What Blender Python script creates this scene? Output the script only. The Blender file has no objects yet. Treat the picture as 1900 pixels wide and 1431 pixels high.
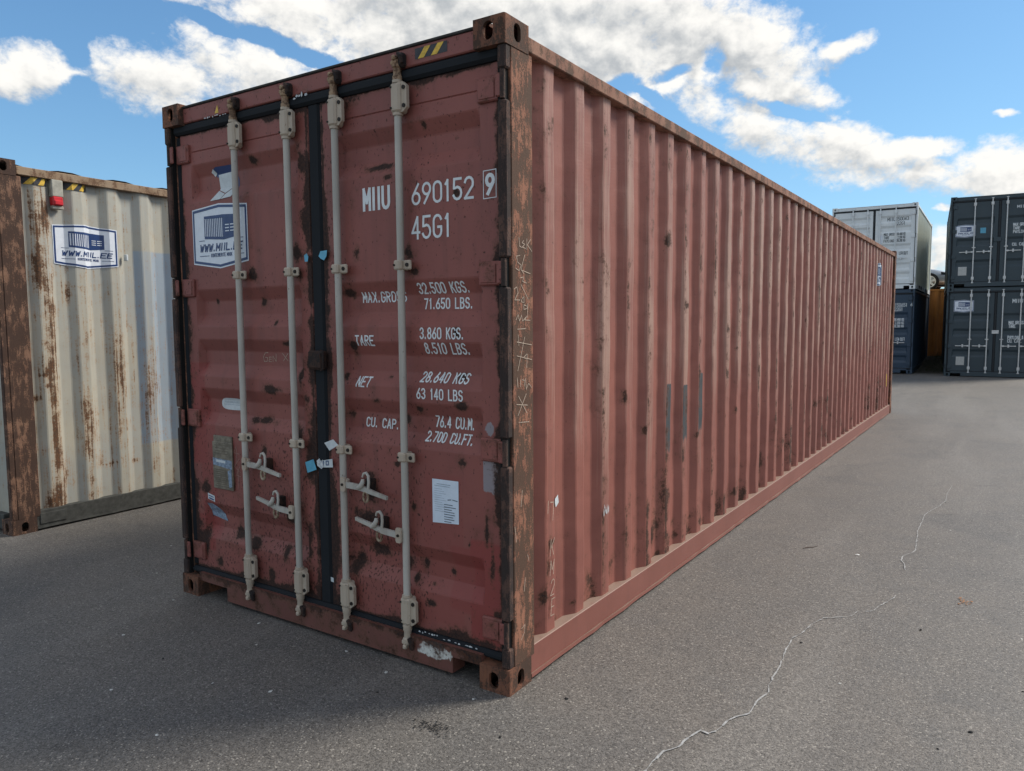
import bpy, bmesh, math, random
import numpy as np
from mathutils import Vector
R = math.radians
PI = math.pi
random.seed(7)
scn = bpy.context.scene
col = scn.collection

# ------------------------------------------------------------------ camera
cam_d = bpy.data.cameras.new('camera')
cam = bpy.data.objects.new('camera', cam_d); col.objects.link(cam); scn.camera = cam
cam_d.sensor_fit = 'HORIZONTAL'; cam_d.sensor_width = 36.0
cam_d.lens = 36.0 * 1373.865 / 1900.0
cam_d.shift_x = -46.361 / 1900.0
cam_d.shift_y = 1.319 / 1900.0
cam_d.clip_start = 0.05; cam_d.clip_end = 5000
YAW, PIT, ROL = -0.569186, -0.0839882, -0.0037477
fw = Vector((math.sin(YAW) * math.cos(PIT), math.cos(YAW) * math.cos(PIT), math.sin(PIT)))
r0 = Vector((math.cos(YAW), -math.sin(YAW), 0)); u0 = r0.cross(fw)
rt = math.cos(ROL) * r0 + math.sin(ROL) * u0
up = -math.sin(ROL) * r0 + math.cos(ROL) * u0
from mathutils import Matrix
cam.matrix_world = Matrix(((rt.x, up.x, -fw.x, 1.79108), (rt.y, up.y, -fw.y, -2.56383), (rt.z, up.z, -fw.z, 1.63244), (0, 0, 0, 1)))

# ------------------------------------------------------------------ node helpers
class G:
    def __init__(s, nt): s.nt = nt
    def node(s, t, inp=None, **props):
        n = s.nt.nodes.new(t)
        for k, v in props.items(): setattr(n, k, v)
        for k, v in (inp or {}).items(): s.put(n.inputs[k], v)
        return n
    def put(s, sock, v):
        if isinstance(v, bpy.types.NodeSocket): s.nt.links.new(v, sock)
        elif v is not None:
            if sock.type == 'RGBA' and isinstance(v, (tuple, list)) and len(v) == 3: v = (*v, 1)
            sock.default_value = v
    def m(s, op, a, b=None, c=None, clamp=False):
        n = s.node('ShaderNodeMath', operation=op, use_clamp=clamp)
        for i, v in enumerate((a, b, c)):
            if v is not None: s.put(n.inputs[i], v)
        return n.outputs[0]
    def vm(s, op, a, b=None):
        n = s.node('ShaderNodeVectorMath', operation=op)
        s.put(n.inputs[0], a)
        if b is not None: s.put(n.inputs[1], b)
        return n.outputs[0]
    def mix(s, f, a, b, mode='MIX'):
        n = s.node('ShaderNodeMix', data_type='RGBA', blend_type=mode, clamp_factor=True)
        s.put(n.inputs[0], f); s.put(n.inputs[6], a); s.put(n.inputs[7], b)
        return n.outputs[2]
    def noise(s, v, sc, det=4, ro=.55, dist=0.0):
        n = s.node('ShaderNodeTexNoise', {'Vector': v, 'Scale': sc, 'Detail': det, 'Roughness': ro, 'Distortion': dist})
        return n.outputs[0]
    def ss(s, v, a, b, lo=0.0, hi=1.0):
        n = s.node('ShaderNodeMapRange', {0: v, 1: a, 2: b, 3: lo, 4: hi}, interpolation_type='SMOOTHSTEP', clamp=True)
        return n.outputs[0]
    def attr(s, name): return s.node('ShaderNodeAttribute', attribute_name=name).outputs['Fac']
    def obj(s): return s.node('ShaderNodeTexCoord').outputs['Object']
    def scl(s, v, k): return s.vm('MULTIPLY', v, k)
    def sep(s, v): return s.node('ShaderNodeSeparateXYZ', {0: v}).outputs
    def comb(s, x, y, z): return s.node('ShaderNodeCombineXYZ', {0: x, 1: y, 2: z}).outputs[0]
    def bump(s, h, st, d): return s.node('ShaderNodeBump', {'Height': h, 'Strength': st, 'Distance': d}).outputs[0]
    def bsdf(s, **k):
        names = {'color': 'Base Color', 'rough': 'Roughness', 'metal': 'Metallic', 'normal': 'Normal', 'spec': 'Specular IOR Level', 'coat': 'Coat Weight'}
        b = s.node('ShaderNodeBsdfPrincipled', {names[a]: v for a, v in k.items()})
        o = s.node('ShaderNodeOutputMaterial'); s.nt.links.new(b.outputs[0], o.inputs[0])
        return b

def newmat(name):
    m = bpy.data.materials.new(name); m.use_nodes = True; m.node_tree.nodes.clear()
    return m, G(m.node_tree)

# ------------------------------------------------------------------ sky
SUN_AZ, SUN_EL = R(37), R(41)        # azimuth measured from +Y towards +X
SKY_STRENGTH, CLOUD_STRENGTH, EXPOSURE = 0.096, 0.68, 0.58
w = bpy.data.worlds.new('World'); scn.world = w; w.use_nodes = True
wt = w.node_tree; wt.nodes.clear(); g = G(wt)
sky = g.node('ShaderNodeTexSky', sky_type='NISHITA', sun_disc=False, sun_elevation=SUN_EL, sun_rotation=SUN_AZ,
             altitude=50, air_density=1.0, dust_density=0.2, ozone_density=2.2)
dv = g.node('ShaderNodeTexCoord').outputs['Generated']
sx, sy, sz = g.sep(dv)[0], g.sep(dv)[1], g.sep(dv)[2]
az = g.m('ARCTAN2', sx, sy); el = g.m('ARCSINE', sz)
flat_dir = g.comb(az, g.m('MULTIPLY', el, 1.25), 0.0)
warp = g.node('ShaderNodeTexNoise', {'Vector': flat_dir, 'Scale': 9.0, 'Detail': 5.0, 'Roughness': 0.6}).outputs[1]
wx, wy, _ = (g.sep(warp)[i] for i in range(3))
azw = g.m('ADD', az, g.m('MULTIPLY', g.m('SUBTRACT', wx, .5), .055))
elw = g.m('ADD', el, g.m('MULTIPLY', g.m('SUBTRACT', wy, .5), .036))
# heaps of cloud standing in the sky: azimuth, elevation, two radii, tilt, weight
CLOUDS = [(-1.154, 0.269, 0.057, 0.024, 0.156, 1.0), (-1.025, 0.279, 0.075, 0.032, -0.025, 1.0), (-0.971, 0.314, 0.037, 0.029, 0.115, 1.0), (-0.905, 0.301, 0.069, 0.04, -0.166, 1.0), (-1.004, 0.372, 0.052, 0.012, -0.019, 0.7), (-0.864, 0.374, 0.129, 0.042, -0.157, 1.1), (-0.704, 0.377, 0.195, 0.06, 0.01, 1.3), (-0.509, 0.367, 0.178, 0.07, -0.053, 1.3), (-0.357, 0.345, 0.112, 0.057, -0.165, 1.2), (-0.258, 0.313, 0.056, 0.024, -0.025, 1.0), (-0.187, 0.321, 0.042, 0.013, 0.247, 0.85), (-0.277, 0.288, 0.077, 0.02, -0.223, 1.0), (-0.349, 0.272, 0.041, 0.025, -0.618, 1.0), (-0.276, 0.236, 0.073, 0.028, -0.438, 1.0), (-0.187, 0.207, 0.097, 0.034, -0.299, 1.1), (-0.099, 0.203, 0.042, 0.013, -0.198, 1.0), (-0.086, 0.167, 0.061, 0.018, -0.187, 1.0), (-0.016, 0.169, 0.063, 0.028, 0.046, 1.1), (-0.016, 0.226, 0.013, 0.005, -0.045, 0.8), (-0.076, 0.133, 0.014, 0.005, -0.076, 0.8), (-0.074, 0.081, 0.022, 0.028, -0.048, 0.9), (-0.377, 0.298, 0.02, 0.009, -0.683, 0.7), (-1.079, 0.288, 0.033, 0.01, 0.143, 0.7)]
# gaps of blue between them
HOLES = [(-0.967, 0.347, 0.026, 0.008, -0.248, 1.0), (-0.9, 0.337, 0.036, 0.009, -0.233, 1.1), (-0.85, 0.322, 0.022, 0.008, -0.336, 1.1), (-0.446, 0.305, 0.019, 0.011, -0.042, 1.1), (-0.391, 0.311, 0.022, 0.008, 0.26, 1.1), (-0.342, 0.326, 0.012, 0.016, -0.075, 1.0), (-0.248, 0.261, 0.036, 0.006, -0.318, 1.0), (-0.414, 0.283, 0.023, 0.006, -0.678, 1.0), (-1.108, 0.297, 0.013, 0.014, 0.16, 0.8), (-1.107, 0.257, 0.013, 0.014, 0.14, 0.8), (-0.814, 0.306, 0.019, 0.009, -0.437, 0.8)]
def cloud_field(A_, E_):
    f = None
    for (a, e, ra, rb, ro, wgt) in CLOUDS + HOLES:
        hole = (a, e, ra, rb, ro, wgt) in HOLES
        da = g.m('SUBTRACT', A_, a); de = g.m('SUBTRACT', E_, e)
        c_, s_ = math.cos(ro), math.sin(ro)
        uu = g.m('MULTIPLY_ADD', da, c_ / ra, g.m('MULTIPLY', de, s_ / ra))
        vv = g.m('MULTIPLY_ADD', da, -s_ / rb, g.m('MULTIPLY', de, c_ / rb))
        q = g.m('MULTIPLY_ADD', uu, uu, g.m('MULTIPLY', vv, vv))
        if hole: f = g.m('SUBTRACT', f, g.m('MULTIPLY', g.m('MAXIMUM', g.m('SUBTRACT', 1.0, g.m('MULTIPLY', q, .5)), 0.0), wgt))
        else:
            val = g.m('SUBTRACT', wgt, g.m('MULTIPLY', q, .62))
            f = val if f is None else g.m('SMOOTH_MAX', f, val, .12)
    return f
cov = cloud_field(azw, elw)
cov_up = cloud_field(g.m('ADD', azw, .006), g.m('ADD', elw, .016))
# the rest of the sky carries the same kind of broken cloud
gen = g.m('MULTIPLY', g.m('SUBTRACT', g.noise(dv, 2.3, 3, .5), .445), 7.0)
inwin = g.m('MULTIPLY', g.m('SUBTRACT', 1.0, g.ss(g.m('ABSOLUTE', g.m('ADD', az, .58)), .68, .95)), g.m('SUBTRACT', 1.0, g.ss(el, .44, .62)))
gen = g.m('SUBTRACT', gen, g.m('MULTIPLY', inwin, 8.0))
cov = g.m('MAXIMUM', g.m('MAXIMUM', cov, gen), -1.5)
cov_up = g.m('MAXIMUM', g.m('MAXIMUM', cov_up, gen), -1.5)
P3 = g.comb(az, g.m('MULTIPLY', el, 1.3), 0.37)
n1 = g.noise(P3, 17.0, 7, .60, .15)
n2 = g.noise(g.vm('ADD', P3, (0.008, 0.022, 0.0)), 17.0, 4, .56, .15)
nw = g.noise(P3, 62.0, 5, .66, .3)
dens = g.m('ADD', cov, g.m('MULTIPLY', g.m('SUBTRACT', n1, .5), 2.5))
dens = g.m('ADD', dens, g.m('MULTIPLY', g.m('SUBTRACT', nw, .5), 1.15))
alpha = g.ss(dens, .05, .98)
shade = g.m('ADD', g.m('MULTIPLY', g.m('SUBTRACT', cov, cov_up), .62), .50)
shade = g.m('ADD', shade, g.m('MULTIPLY', g.m('SUBTRACT', n1, n2), 1.7))
shade = g.m('ADD', shade, g.m('MULTIPLY', g.m('SUBTRACT', nw, .5), .22))
deep = g.ss(g.m('ADD', cov, g.m('MULTIPLY', g.m('SUBTRACT', g.noise(P3, 6.0, 5, .5), .5), 1.6)), .55, 1.6)
shade = g.m('SUBTRACT', shade, g.m('MULTIPLY', deep, .40))
ccol = g.mix(g.ss(shade, -.25, .72), (.47, .50, .53), (1.02, 1.0, .955))
skc = g.vm('DIVIDE', g.scl(sky.outputs[0], (.64 * 1.35, .91 * 1.35, 1.10 * 1.35)), g.vm('ADD', g.scl(sky.outputs[0], (.08, .08, .08)), (1, 1, 1)))
bg1 = g.node('ShaderNodeBackground', {'Color': skc, 'Strength': SKY_STRENGTH})
bg2 = g.node('ShaderNodeBackground', {'Color': ccol, 'Strength': CLOUD_STRENGTH})
mx = g.node('ShaderNodeMixShader', {0: alpha, 1: bg1.outputs[0], 2: bg2.outputs[0]})
g.nt.links.new(mx.outputs[0], g.node('ShaderNodeOutputWorld').inputs[0])

# ------------------------------------------------------------------ sun (veiled by thin cloud)
sd = bpy.data.lights.new('sun', 'SUN'); sd.energy = 2.95; sd.angle = R(19); sd.color = (1.0, .92, .80)
so = bpy.data.objects.new('sun', sd); col.objects.link(so)
sdir = Vector((math.sin(SUN_AZ) * math.cos(SUN_EL), math.cos(SUN_AZ) * math.cos(SUN_EL), math.sin(SUN_EL)))
so.rotation_euler = sdir.to_track_quat('Z', 'Y').to_euler(); so.location = (6, 10, 20)
vs_ = scn.view_settings
vs_.view_transform = 'Standard'; vs_.look = 'None'; vs_.exposure = EXPOSURE; vs_.gamma = 1.0; vs_.use_curve_mapping = False
scn.cycles.use_denoising = True
scn.cycles.max_bounces = 4; scn.cycles.diffuse_bounces = 3; scn.cycles.glossy_bounces = 2

# ------------------------------------------------------------------ mesh helpers
class MB:
    def __init__(s): s.v = []; s.f = []
    def add(s, vs, fs):
        o = len(s.v); s.v += [tuple(p) for p in vs]; s.f += [tuple(i + o for i in f) for f in fs]; return s
    def box(s, x0, x1, y0, y1, z0, z1, b=0.0):
        if x0 > x1: x0, x1 = x1, x0
        if y0 > y1: y0, y1 = y1, y0
        if z0 > z1: z0, z1 = z1, z0
        if b <= 0:
            return s.add([(x0, y0, z0), (x1, y0, z0), (x1, y1, z0), (x0, y1, z0), (x0, y0, z1), (x1, y0, z1), (x1, y1, z1), (x0, y1, z1)],
                         [(0, 3, 2, 1), (4, 5, 6, 7), (0, 1, 5, 4), (1, 2, 6, 5), (2, 3, 7, 6), (3, 0, 4, 7)])
        b = min(b, (x1 - x0) * .49, (y1 - y0) * .49, (z1 - z0) * .49)
        vs, idx = [], {}
        for i in (0, 1):
            for j in (0, 1):
                for k in (0, 1):
                    p = [(x0, x1)[i], (y0, y1)[j], (z0, z1)[k]]; d = [b * (1, -1)[i], b * (1, -1)[j], b * (1, -1)[k]]
                    for a in range(3):
                        q = [p[n] + (0 if n == a else d[n]) for n in range(3)]
                        idx[(i, j, k, a)] = len(vs); vs.append(q)
        fs = []
        for i in (0, 1): fs.append([idx[(i, 0, 0, 0)], idx[(i, 1, 0, 0)], idx[(i, 1, 1, 0)], idx[(i, 0, 1, 0)]])
        for j in (0, 1): fs.append([idx[(0, j, 0, 1)], idx[(1, j, 0, 1)], idx[(1, j, 1, 1)], idx[(0, j, 1, 1)]])
        for k in (0, 1): fs.append([idx[(0, 0, k, 2)], idx[(1, 0, k, 2)], idx[(1, 1, k, 2)], idx[(0, 1, k, 2)]])
        for j in (0, 1):
            for k in (0, 1): fs.append([idx[(0, j, k, 1)], idx[(1, j, k, 1)], idx[(1, j, k, 2)], idx[(0, j, k, 2)]])
        for i in (0, 1):
            for k in (0, 1): fs.append([idx[(i, 0, k, 0)], idx[(i, 1, k, 0)], idx[(i, 1, k, 2)], idx[(i, 0, k, 2)]])
        for i in (0, 1):
            for j in (0, 1): fs.append([idx[(i, j, 0, 0)], idx[(i, j, 1, 0)], idx[(i, j, 1, 1)], idx[(i, j, 0, 1)]])
        for i in (0, 1):
            for j in (0, 1):
                for k in (0, 1): fs.append([idx[(i, j, k, a)] for a in range(3)])
        return s.add(vs, fs)
    def tube(s, pts, r, n=12, cap=True):
        pts = [Vector(p) for p in pts]; rs = r if isinstance(r, (list, tuple)) else [r] * len(pts)
        t0 = (pts[1] - pts[0]).normalized()
        a = Vector((0, 0, 1)) if abs(t0.z) < .9 else Vector((1, 0, 0))
        nx = t0.cross(a).normalized(); vs = []
        for i, p in enumerate(pts):
            t = (pts[min(i + 1, len(pts) - 1)] - pts[max(i - 1, 0)]).normalized()
            nx = (nx - t * nx.dot(t)).normalized(); ny = t.cross(nx)
            for k in range(n):
                an = 2 * PI * k / n; vs.append(p + rs[i] * (math.cos(an) * nx + math.sin(an) * ny))
        fs = []
        for i in range(len(pts) - 1):
            for k in range(n):
                k2 = (k + 1) % n; fs.append((i * n + k, i * n + k2, i * n + n + k2, i * n + n + k))
        if cap:
            fs.append(tuple(range(n - 1, -1, -1))); fs.append(tuple(range((len(pts) - 1) * n, len(pts) * n)))
        return s.add(vs, fs)
    def prism(s, poly, fn, d):
        """flat outline poly [(u,v)] mapped by fn(u,v,depth) with thickness d"""
        n = len(poly)
        vs = [fn(u, v, 0) for u, v in poly] + [fn(u, v, d) for u, v in poly]
        return s.add(vs, [tuple(range(n)), tuple(range(2 * n - 1, n - 1, -1))] + [(i, (i + 1) % n, n + (i + 1) % n, n + i) for i in range(n)])

MATS = {}
def M(k): return MATS[k]

def obj(name, mb, mat, parent=None, smooth=None, attrs=None, fix=True):
    me = bpy.data.meshes.new(name)
    me.from_pydata(mb.v, [], mb.f)
    if fix:
        bm = bmesh.new(); bm.from_mesh(me); bmesh.ops.recalc_face_normals(bm, faces=bm.faces); bm.to_mesh(me); bm.free()
    for k, a in (attrs or {}).items():
        at = me.attributes.new(k, 'FLOAT', 'POINT'); at.data.foreach_set('value', np.asarray(a, dtype=np.float32))
    if smooth is not None:
        me.polygons.foreach_set('use_smooth', [True] * len(me.polygons)); me.set_sharp_from_angle(angle=R(smooth))
    me.materials.append(MATS[mat] if isinstance(mat, str) else mat)
    o = bpy.data.objects.new(name, me); col.objects.link(o)
    if parent is not None: o.parent = parent
    return o

def thing(name, label, cat, loc, rz=0.0, group=None):
    o = bpy.data.objects.new(name, None); col.objects.link(o)
    o.location = loc; o.rotation_euler = (0, 0, rz); o.empty_display_size = .3
    o['label'] = label; o['category'] = cat
    if group: o['group'] = group
    return o
def tag(o, label, cat, group=None):
    o['label'] = label; o['category'] = cat
    if group: o['group'] = group
    return o

# value noise (numpy) for painted-on wear masks
def vnoise(x, y, seed=0):
    xi, yi = np.floor(x).astype(np.int64), np.floor(y).astype(np.int64); xf, yf = x - xi, y - yi
    def h(a, b):
        n = (a * 374761393 + b * 668265263 + seed * 1442695041) & 0x7fffffff
        n = ((n ^ (n >> 13)) * 1274126177) & 0x7fffffff
        return ((n ^ (n >> 16)) & 0xffff) / 65535.0
    u, v = xf * xf * (3 - 2 * xf), yf * yf * (3 - 2 * yf)
    return (h(xi, yi) * (1 - u) + h(xi + 1, yi) * u) * (1 - v) + (h(xi, yi + 1) * (1 - u) + h(xi + 1, yi + 1) * u) * v
def fbm(x, y, seed=0, o=4):
    s, a, t = 0, .5, 0
    for i in range(o):
        s = s + a * vnoise(x * 2 ** i, y * 2 ** i, seed + i); t += a; a *= .5
    return s / t
def sst(a, b, x): 
    t = np.clip((x - a) / (b - a), 0, 1); return t * t * (3 - 2 * t)

# ------------------------------------------------------------------ materials
def paint(name, base, base2=None, rough=.55, bias=-.30, speck=.70, tint=None, patch=None, wear_lit=None, streak=.22, rust=((.014, .010, .009), (.075, .030, .017)), stain=(.10, .045, .025), dirt=.25, updust=None, wn_amp=1.0, rn=1.5, rs=0.0, grime=(.05, .04, .035), bump=.25, vary=.30):
    m, g = newmat(name); v = g.obj()
    nb = g.noise(v, 1.6, 4, .55); nm = g.noise(v, 13, 6, .62); nf = g.noise(v, 75, 4, .65)
    ns = g.noise(g.scl(v, (13, 13, .55)), 1.0, 5, .6)
    c = g.mix(g.ss(nb, .3, .7), base, base2 or tuple(k * .85 for k in base))
    c = g.mix(g.m('MULTIPLY', g.ss(ns, .50, .72), streak), c, grime)
    c = g.mix(g.m('MULTIPLY', g.ss(nm, .45, .75), dirt), c, tuple(k * .72 for k in base))
    if tint:
        t = g.attr('tint'); c = g.mix(g.ss(t, .05, .95), c, tint)
    if wear_lit:
        wv = g.attr('wear_lit'); wn = g.noise(g.scl(v, (70, 70, 2.2)), 1.0, 5, .65)
        wm = g.ss(g.m('ADD', wv, g.m('MULTIPLY', g.m('SUBTRACT', wn, .5), wn_amp)), .25, .85)
        c = g.mix(g.m('MULTIPLY', wm, .85), c, wear_lit)
    if patch:
        pm = g.ss(g.m('ADD', g.attr('patch'), g.m('ADD', g.m('MULTIPLY', g.m('SUBTRACT', nm, .5), .8), g.m('MULTIPLY', g.m('SUBTRACT', g.noise(g.scl(v, (90, 90, 5)), 1.0, 4, .6), .5), 1.1))), .42, .58)
        c = g.mix(pm, c, patch)
    if updust:
        nz = g.sep(g.node('ShaderNodeNewGeometry').outputs['Normal'])[2]
        c = g.mix(g.m('MULTIPLY', g.ss(nz, .55, .85), g.ss(nm, .25, .5, .55, .95)), c, updust)
    ra = g.attr('rust')
    r = g.m('ADD', ra, g.m('ADD', g.m('MULTIPLY', g.m('SUBTRACT', nm, .5), rn), g.m('MULTIPLY', g.m('SUBTRACT', nf, .5), .8)))
    if rs: r = g.m('ADD', r, g.m('MULTIPLY', g.m('SUBTRACT', g.noise(g.scl(v, (60, 60, 1.6)), 1.0, 5, .6), .5), rs))
    r = g.m('ADD', r, bias)
    rm = g.ss(r, .10, .34); sm = g.ss(r, -.12, .22)
    c = g.mix(g.m('MULTIPLY', sm, .55), c, stain)
    sp = g.ss(g.m('ADD', g.noise(g.scl(v, (84, 84, 46)), 1.0, 3, .55), g.m('MULTIPLY', g.attr('spk'), .105)), speck, speck + .05)
    rm = g.m('MAXIMUM', rm, g.m('MULTIPLY', sp, .8))
    c = g.mix(g.m('MULTIPLY', rm, .93), c, g.mix(g.ss(nf, .35, .65), rust[0], rust[1]))
    ro = g.m('ADD', rough, g.m('MULTIPLY', rm, .3), clamp=True)
    h = g.m('ADD', g.m('MULTIPLY', rm, -.8), g.m('ADD', g.m('MULTIPLY', nf, .35), g.m('MULTIPLY', nm, .4)))
    g.bsdf(color=c, rough=ro, spec=.35, normal=g.bump(h, bump, .004))
    MATS[name] = m
    return m

def rusty(name, a, b, dark, k=.5, rough=.85, stretch=(45, 45, 3.0)):
    """bare weathered steel: vertical flakes of dark rust over faded paint"""
    m, g = newmat(name); v = g.obj()
    n1 = g.noise(g.scl(v, stretch), 1.0, 6, .68, .4); n2 = g.noise(v, 6, 5, .6); n3 = g.noise(v, 120, 4, .7)
    c = g.mix(g.ss(n2, .35, .65), a, b)
    c = g.mix(g.m('MULTIPLY', g.ss(n3, .4, .7), .35), c, tuple(x * 1.5 for x in a))
    f = g.m('ADD', g.m('MULTIPLY', g.m('SUBTRACT', n1, .5), 1.6), g.m('MULTIPLY', g.m('SUBTRACT', n2, .5), 1.3))
    f = g.m('ADD', f, g.m('MULTIPLY', g.m('SUBTRACT', n3, .5), 1.2))
    f = g.ss(g.m('ADD', f, g.m('ADD', k - .5, g.attr('rust'))), -.05, .16)
    c = g.mix(g.m('MULTIPLY', f, .9), c, g.mix(n3, dark, tuple(x * 2.1 for x in dark)))
    g.bsdf(color=c, rough=rough, spec=.3, normal=g.bump(g.m('ADD', g.m('MULTIPLY', f, -1.0), n3), .5, .004))
    MATS[name] = m

def plain(name, c, rough=.6, var=.15, metal=0.0, scale=20, spec=.4, bump=.1):
    m, g = newmat(name); v = g.obj(); n = g.noise(v, scale, 5, .6)
    cc = g.mix(g.ss(n, .3, .7), tuple(k * (1 - var) for k in c), tuple(min(1, k * (1 + var)) for k in c))
    g.bsdf(color=cc, rough=rough, metal=metal, spec=spec, normal=g.bump(n, bump, .003)); MATS[name] = m

RED = (.265, .088, .073); RED2 = (.222, .075, .064)
paint('red_door', RED, RED2, bias=-.27, speck=.672, rust=((.011, .009, .009), (.045, .022, .016)), tint=(.245, .055, .048), patch=(.26, .23, .25), wear_lit=(.25, .16, .15))
paint('red_side', (.280, .099, .074), (.235, .082, .063), bias=-.27, speck=.70, wear_lit=(.36, .228, .178), patch=(.042, .050, .056), streak=.20, stain=(.13, .05, .03))
paint('red_rail', (.235, .088, .068), (.205, .074, .056), bias=-.36, speck=.74, wear_lit=(.30, .24, .20), streak=.1, updust=(.27, .195, .155))
paint('red_sill', (.17, .07, .055), (.14, .055, .045), bias=-.10, speck=.66, patch=(.62, .62, .58), stain=(.10, .05, .03))
paint('red_hinge', RED, RED2, bias=.02, speck=.62)
paint('red_header', RED, RED2, bias=-.18, speck=.64)
rusty('post_rust', (.285, .13, .082), (.22, .085, .054), (.046, .029, .020), k=.65, stretch=(32, 32, 10))
rusty('fitting_rust', (.19, .082, .048), (.135, .062, .042), (.035, .022, .016), k=.55, stretch=(30, 30, 14))
rusty('toprail_rust', (.27, .145, .10), (.22, .10, .072), (.06, .038, .026), k=.50, stretch=(40, 14, 8))
rusty('dark_rust', (.055, .030, .022), (.040, .024, .020), (.012, .010, .010), k=.55, stretch=(40, 40, 20))
rusty('postfront_rust', (.105, .058, .044), (.075, .045, .038), (.020, .015, .014), k=.62, stretch=(38, 38, 8))
paint('bar_paint', (.51, .485, .435), (.36, .345, .31), bias=-.30, speck=.70, rust=((.05, .03, .02), (.16, .09, .05)), stain=(.34, .24, .16), streak=.45, grime=(.22, .18, .14), dirt=.4, rough=.6, bump=.2)
paint('bracket_paint', (.47, .40, .315), (.41, .34, .27), bias=-.30, speck=.69, rust=((.05, .03, .02), (.17, .09, .05)), stain=(.27, .18, .12), streak=.3, grime=(.20, .14, .10), rough=.55, bump=.15)
plain('rubber', (.010, .013, .017), .55, .4, scale=30)
paint('rubber_worn', (.008, .011, .015), (.010, .013, .017), bias=-.5, speck=.79, rust=((.22, .22, .21), (.32, .32, .30)), stain=(.012, .012, .013), rough=.85, streak=0)
plain('black_hole', (.006, .006, .006), .9)
plain('bolt', (.025, .02, .018), .6, .3, .4)
plain('roof_edge', (.03, .028, .026), .8, .4)
plain('letter_white', (.66, .70, .72), .55, .08)
plain('sticker_white', (.68, .73, .80), .35, .04)
plain('sticker_blue', (.018, .048, .155), .35, .08)
plain('sticker_blue2', (.035, .07, .19), .35, .08)
plain('sticker_cyan', (.10, .36, .52), .4, .15)
plain('tape_white', (.55, .60, .62), .5, .1)
plain('paper', (.62, .70, .80), .6, .05)
plain('paper_print', (.30, .36, .42), .6, .1)
plain('paper_ink', (.10, .12, .15), .6, .1)
plain('chalk', (.40, .31, .245), .8, .3, scale=120)
plain('chalk_faint', (.30, .17, .14), .8, .3, scale=120)
plain('plate_metal', (.20, .175, .135), .55, .35, .35, scale=28)
plain('plate_print', (.12, .10, .075), .6, .3)
plain('plate_blue', (.20, .26, .34), .6, .4, scale=60)
plain('hazard_yellow', (.62, .40, .05), .5, .25, scale=45)
plain('hazard_black', (.03, .032, .038), .5, .3, scale=45)
plain('flake_white', (.50, .53, .55), .8, .25, scale=60)
# cream container
paint('cream', (.40, .385, .325), (.335, .345, .325), bias=-.15, speck=.76, tint=(.28, .34, .40), wear_lit=(.42, .40, .33), rn=.9, rs=1.5, rust=((.030, .016, .011), (.125, .052, .021)), stain=(.36, .215, .105), streak=.20, grime=(.36, .30, .20), dirt=.12)
rusty('cream_post', (.21, .12, .08), (.155, .078, .05), (.030, .018, .014), k=.66, stretch=(26, 26, 6))
rusty('cream_rail', (.30, .22, .15), (.26, .17, .105), (.09, .05, .03), k=.46, stretch=(22, 22, 12))
plain('cream_sill', (.052, .054, .050), .75, .3)
plain('box_red', (.55, .02, .03), .35, .15)
plain('box_grey', (.34, .33, .28), .6, .2)
# newer containers
paint('slate', (.042, .062, .076), (.037, .056, .069), bias=-.6, speck=.9, streak=.06, rough=.42, bump=.05)
paint('navy', (.036, .062, .098), (.032, .056, .088), bias=-.6, speck=.9, streak=.06, rough=.42, bump=.05)
paint('pale_grey', (.74, .78, .79), (.68, .72, .74), bias=-.6, speck=.9, streak=.10, grime=(.3, .28, .22), rough=.5, bump=.05)
paint('pale_side', (.62, .66, .56), (.56, .61, .53), bias=-.6, speck=.9, streak=.35, grime=(.20, .24, .13), rough=.5, bump=.05)
plain('plate_pale', (.42, .43, .42), .5, .2, .2, scale=60)
plain('galv', (.55, .56, .56), .45, .12, .3)
plain('letter_dark', (.03, .045, .055), .55)
paint('orange', (.46, .19, .045), (.36, .14, .04), bias=-.36, speck=.78, streak=.4, grime=(.12, .06, .03), stain=(.16, .07, .03))

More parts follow.
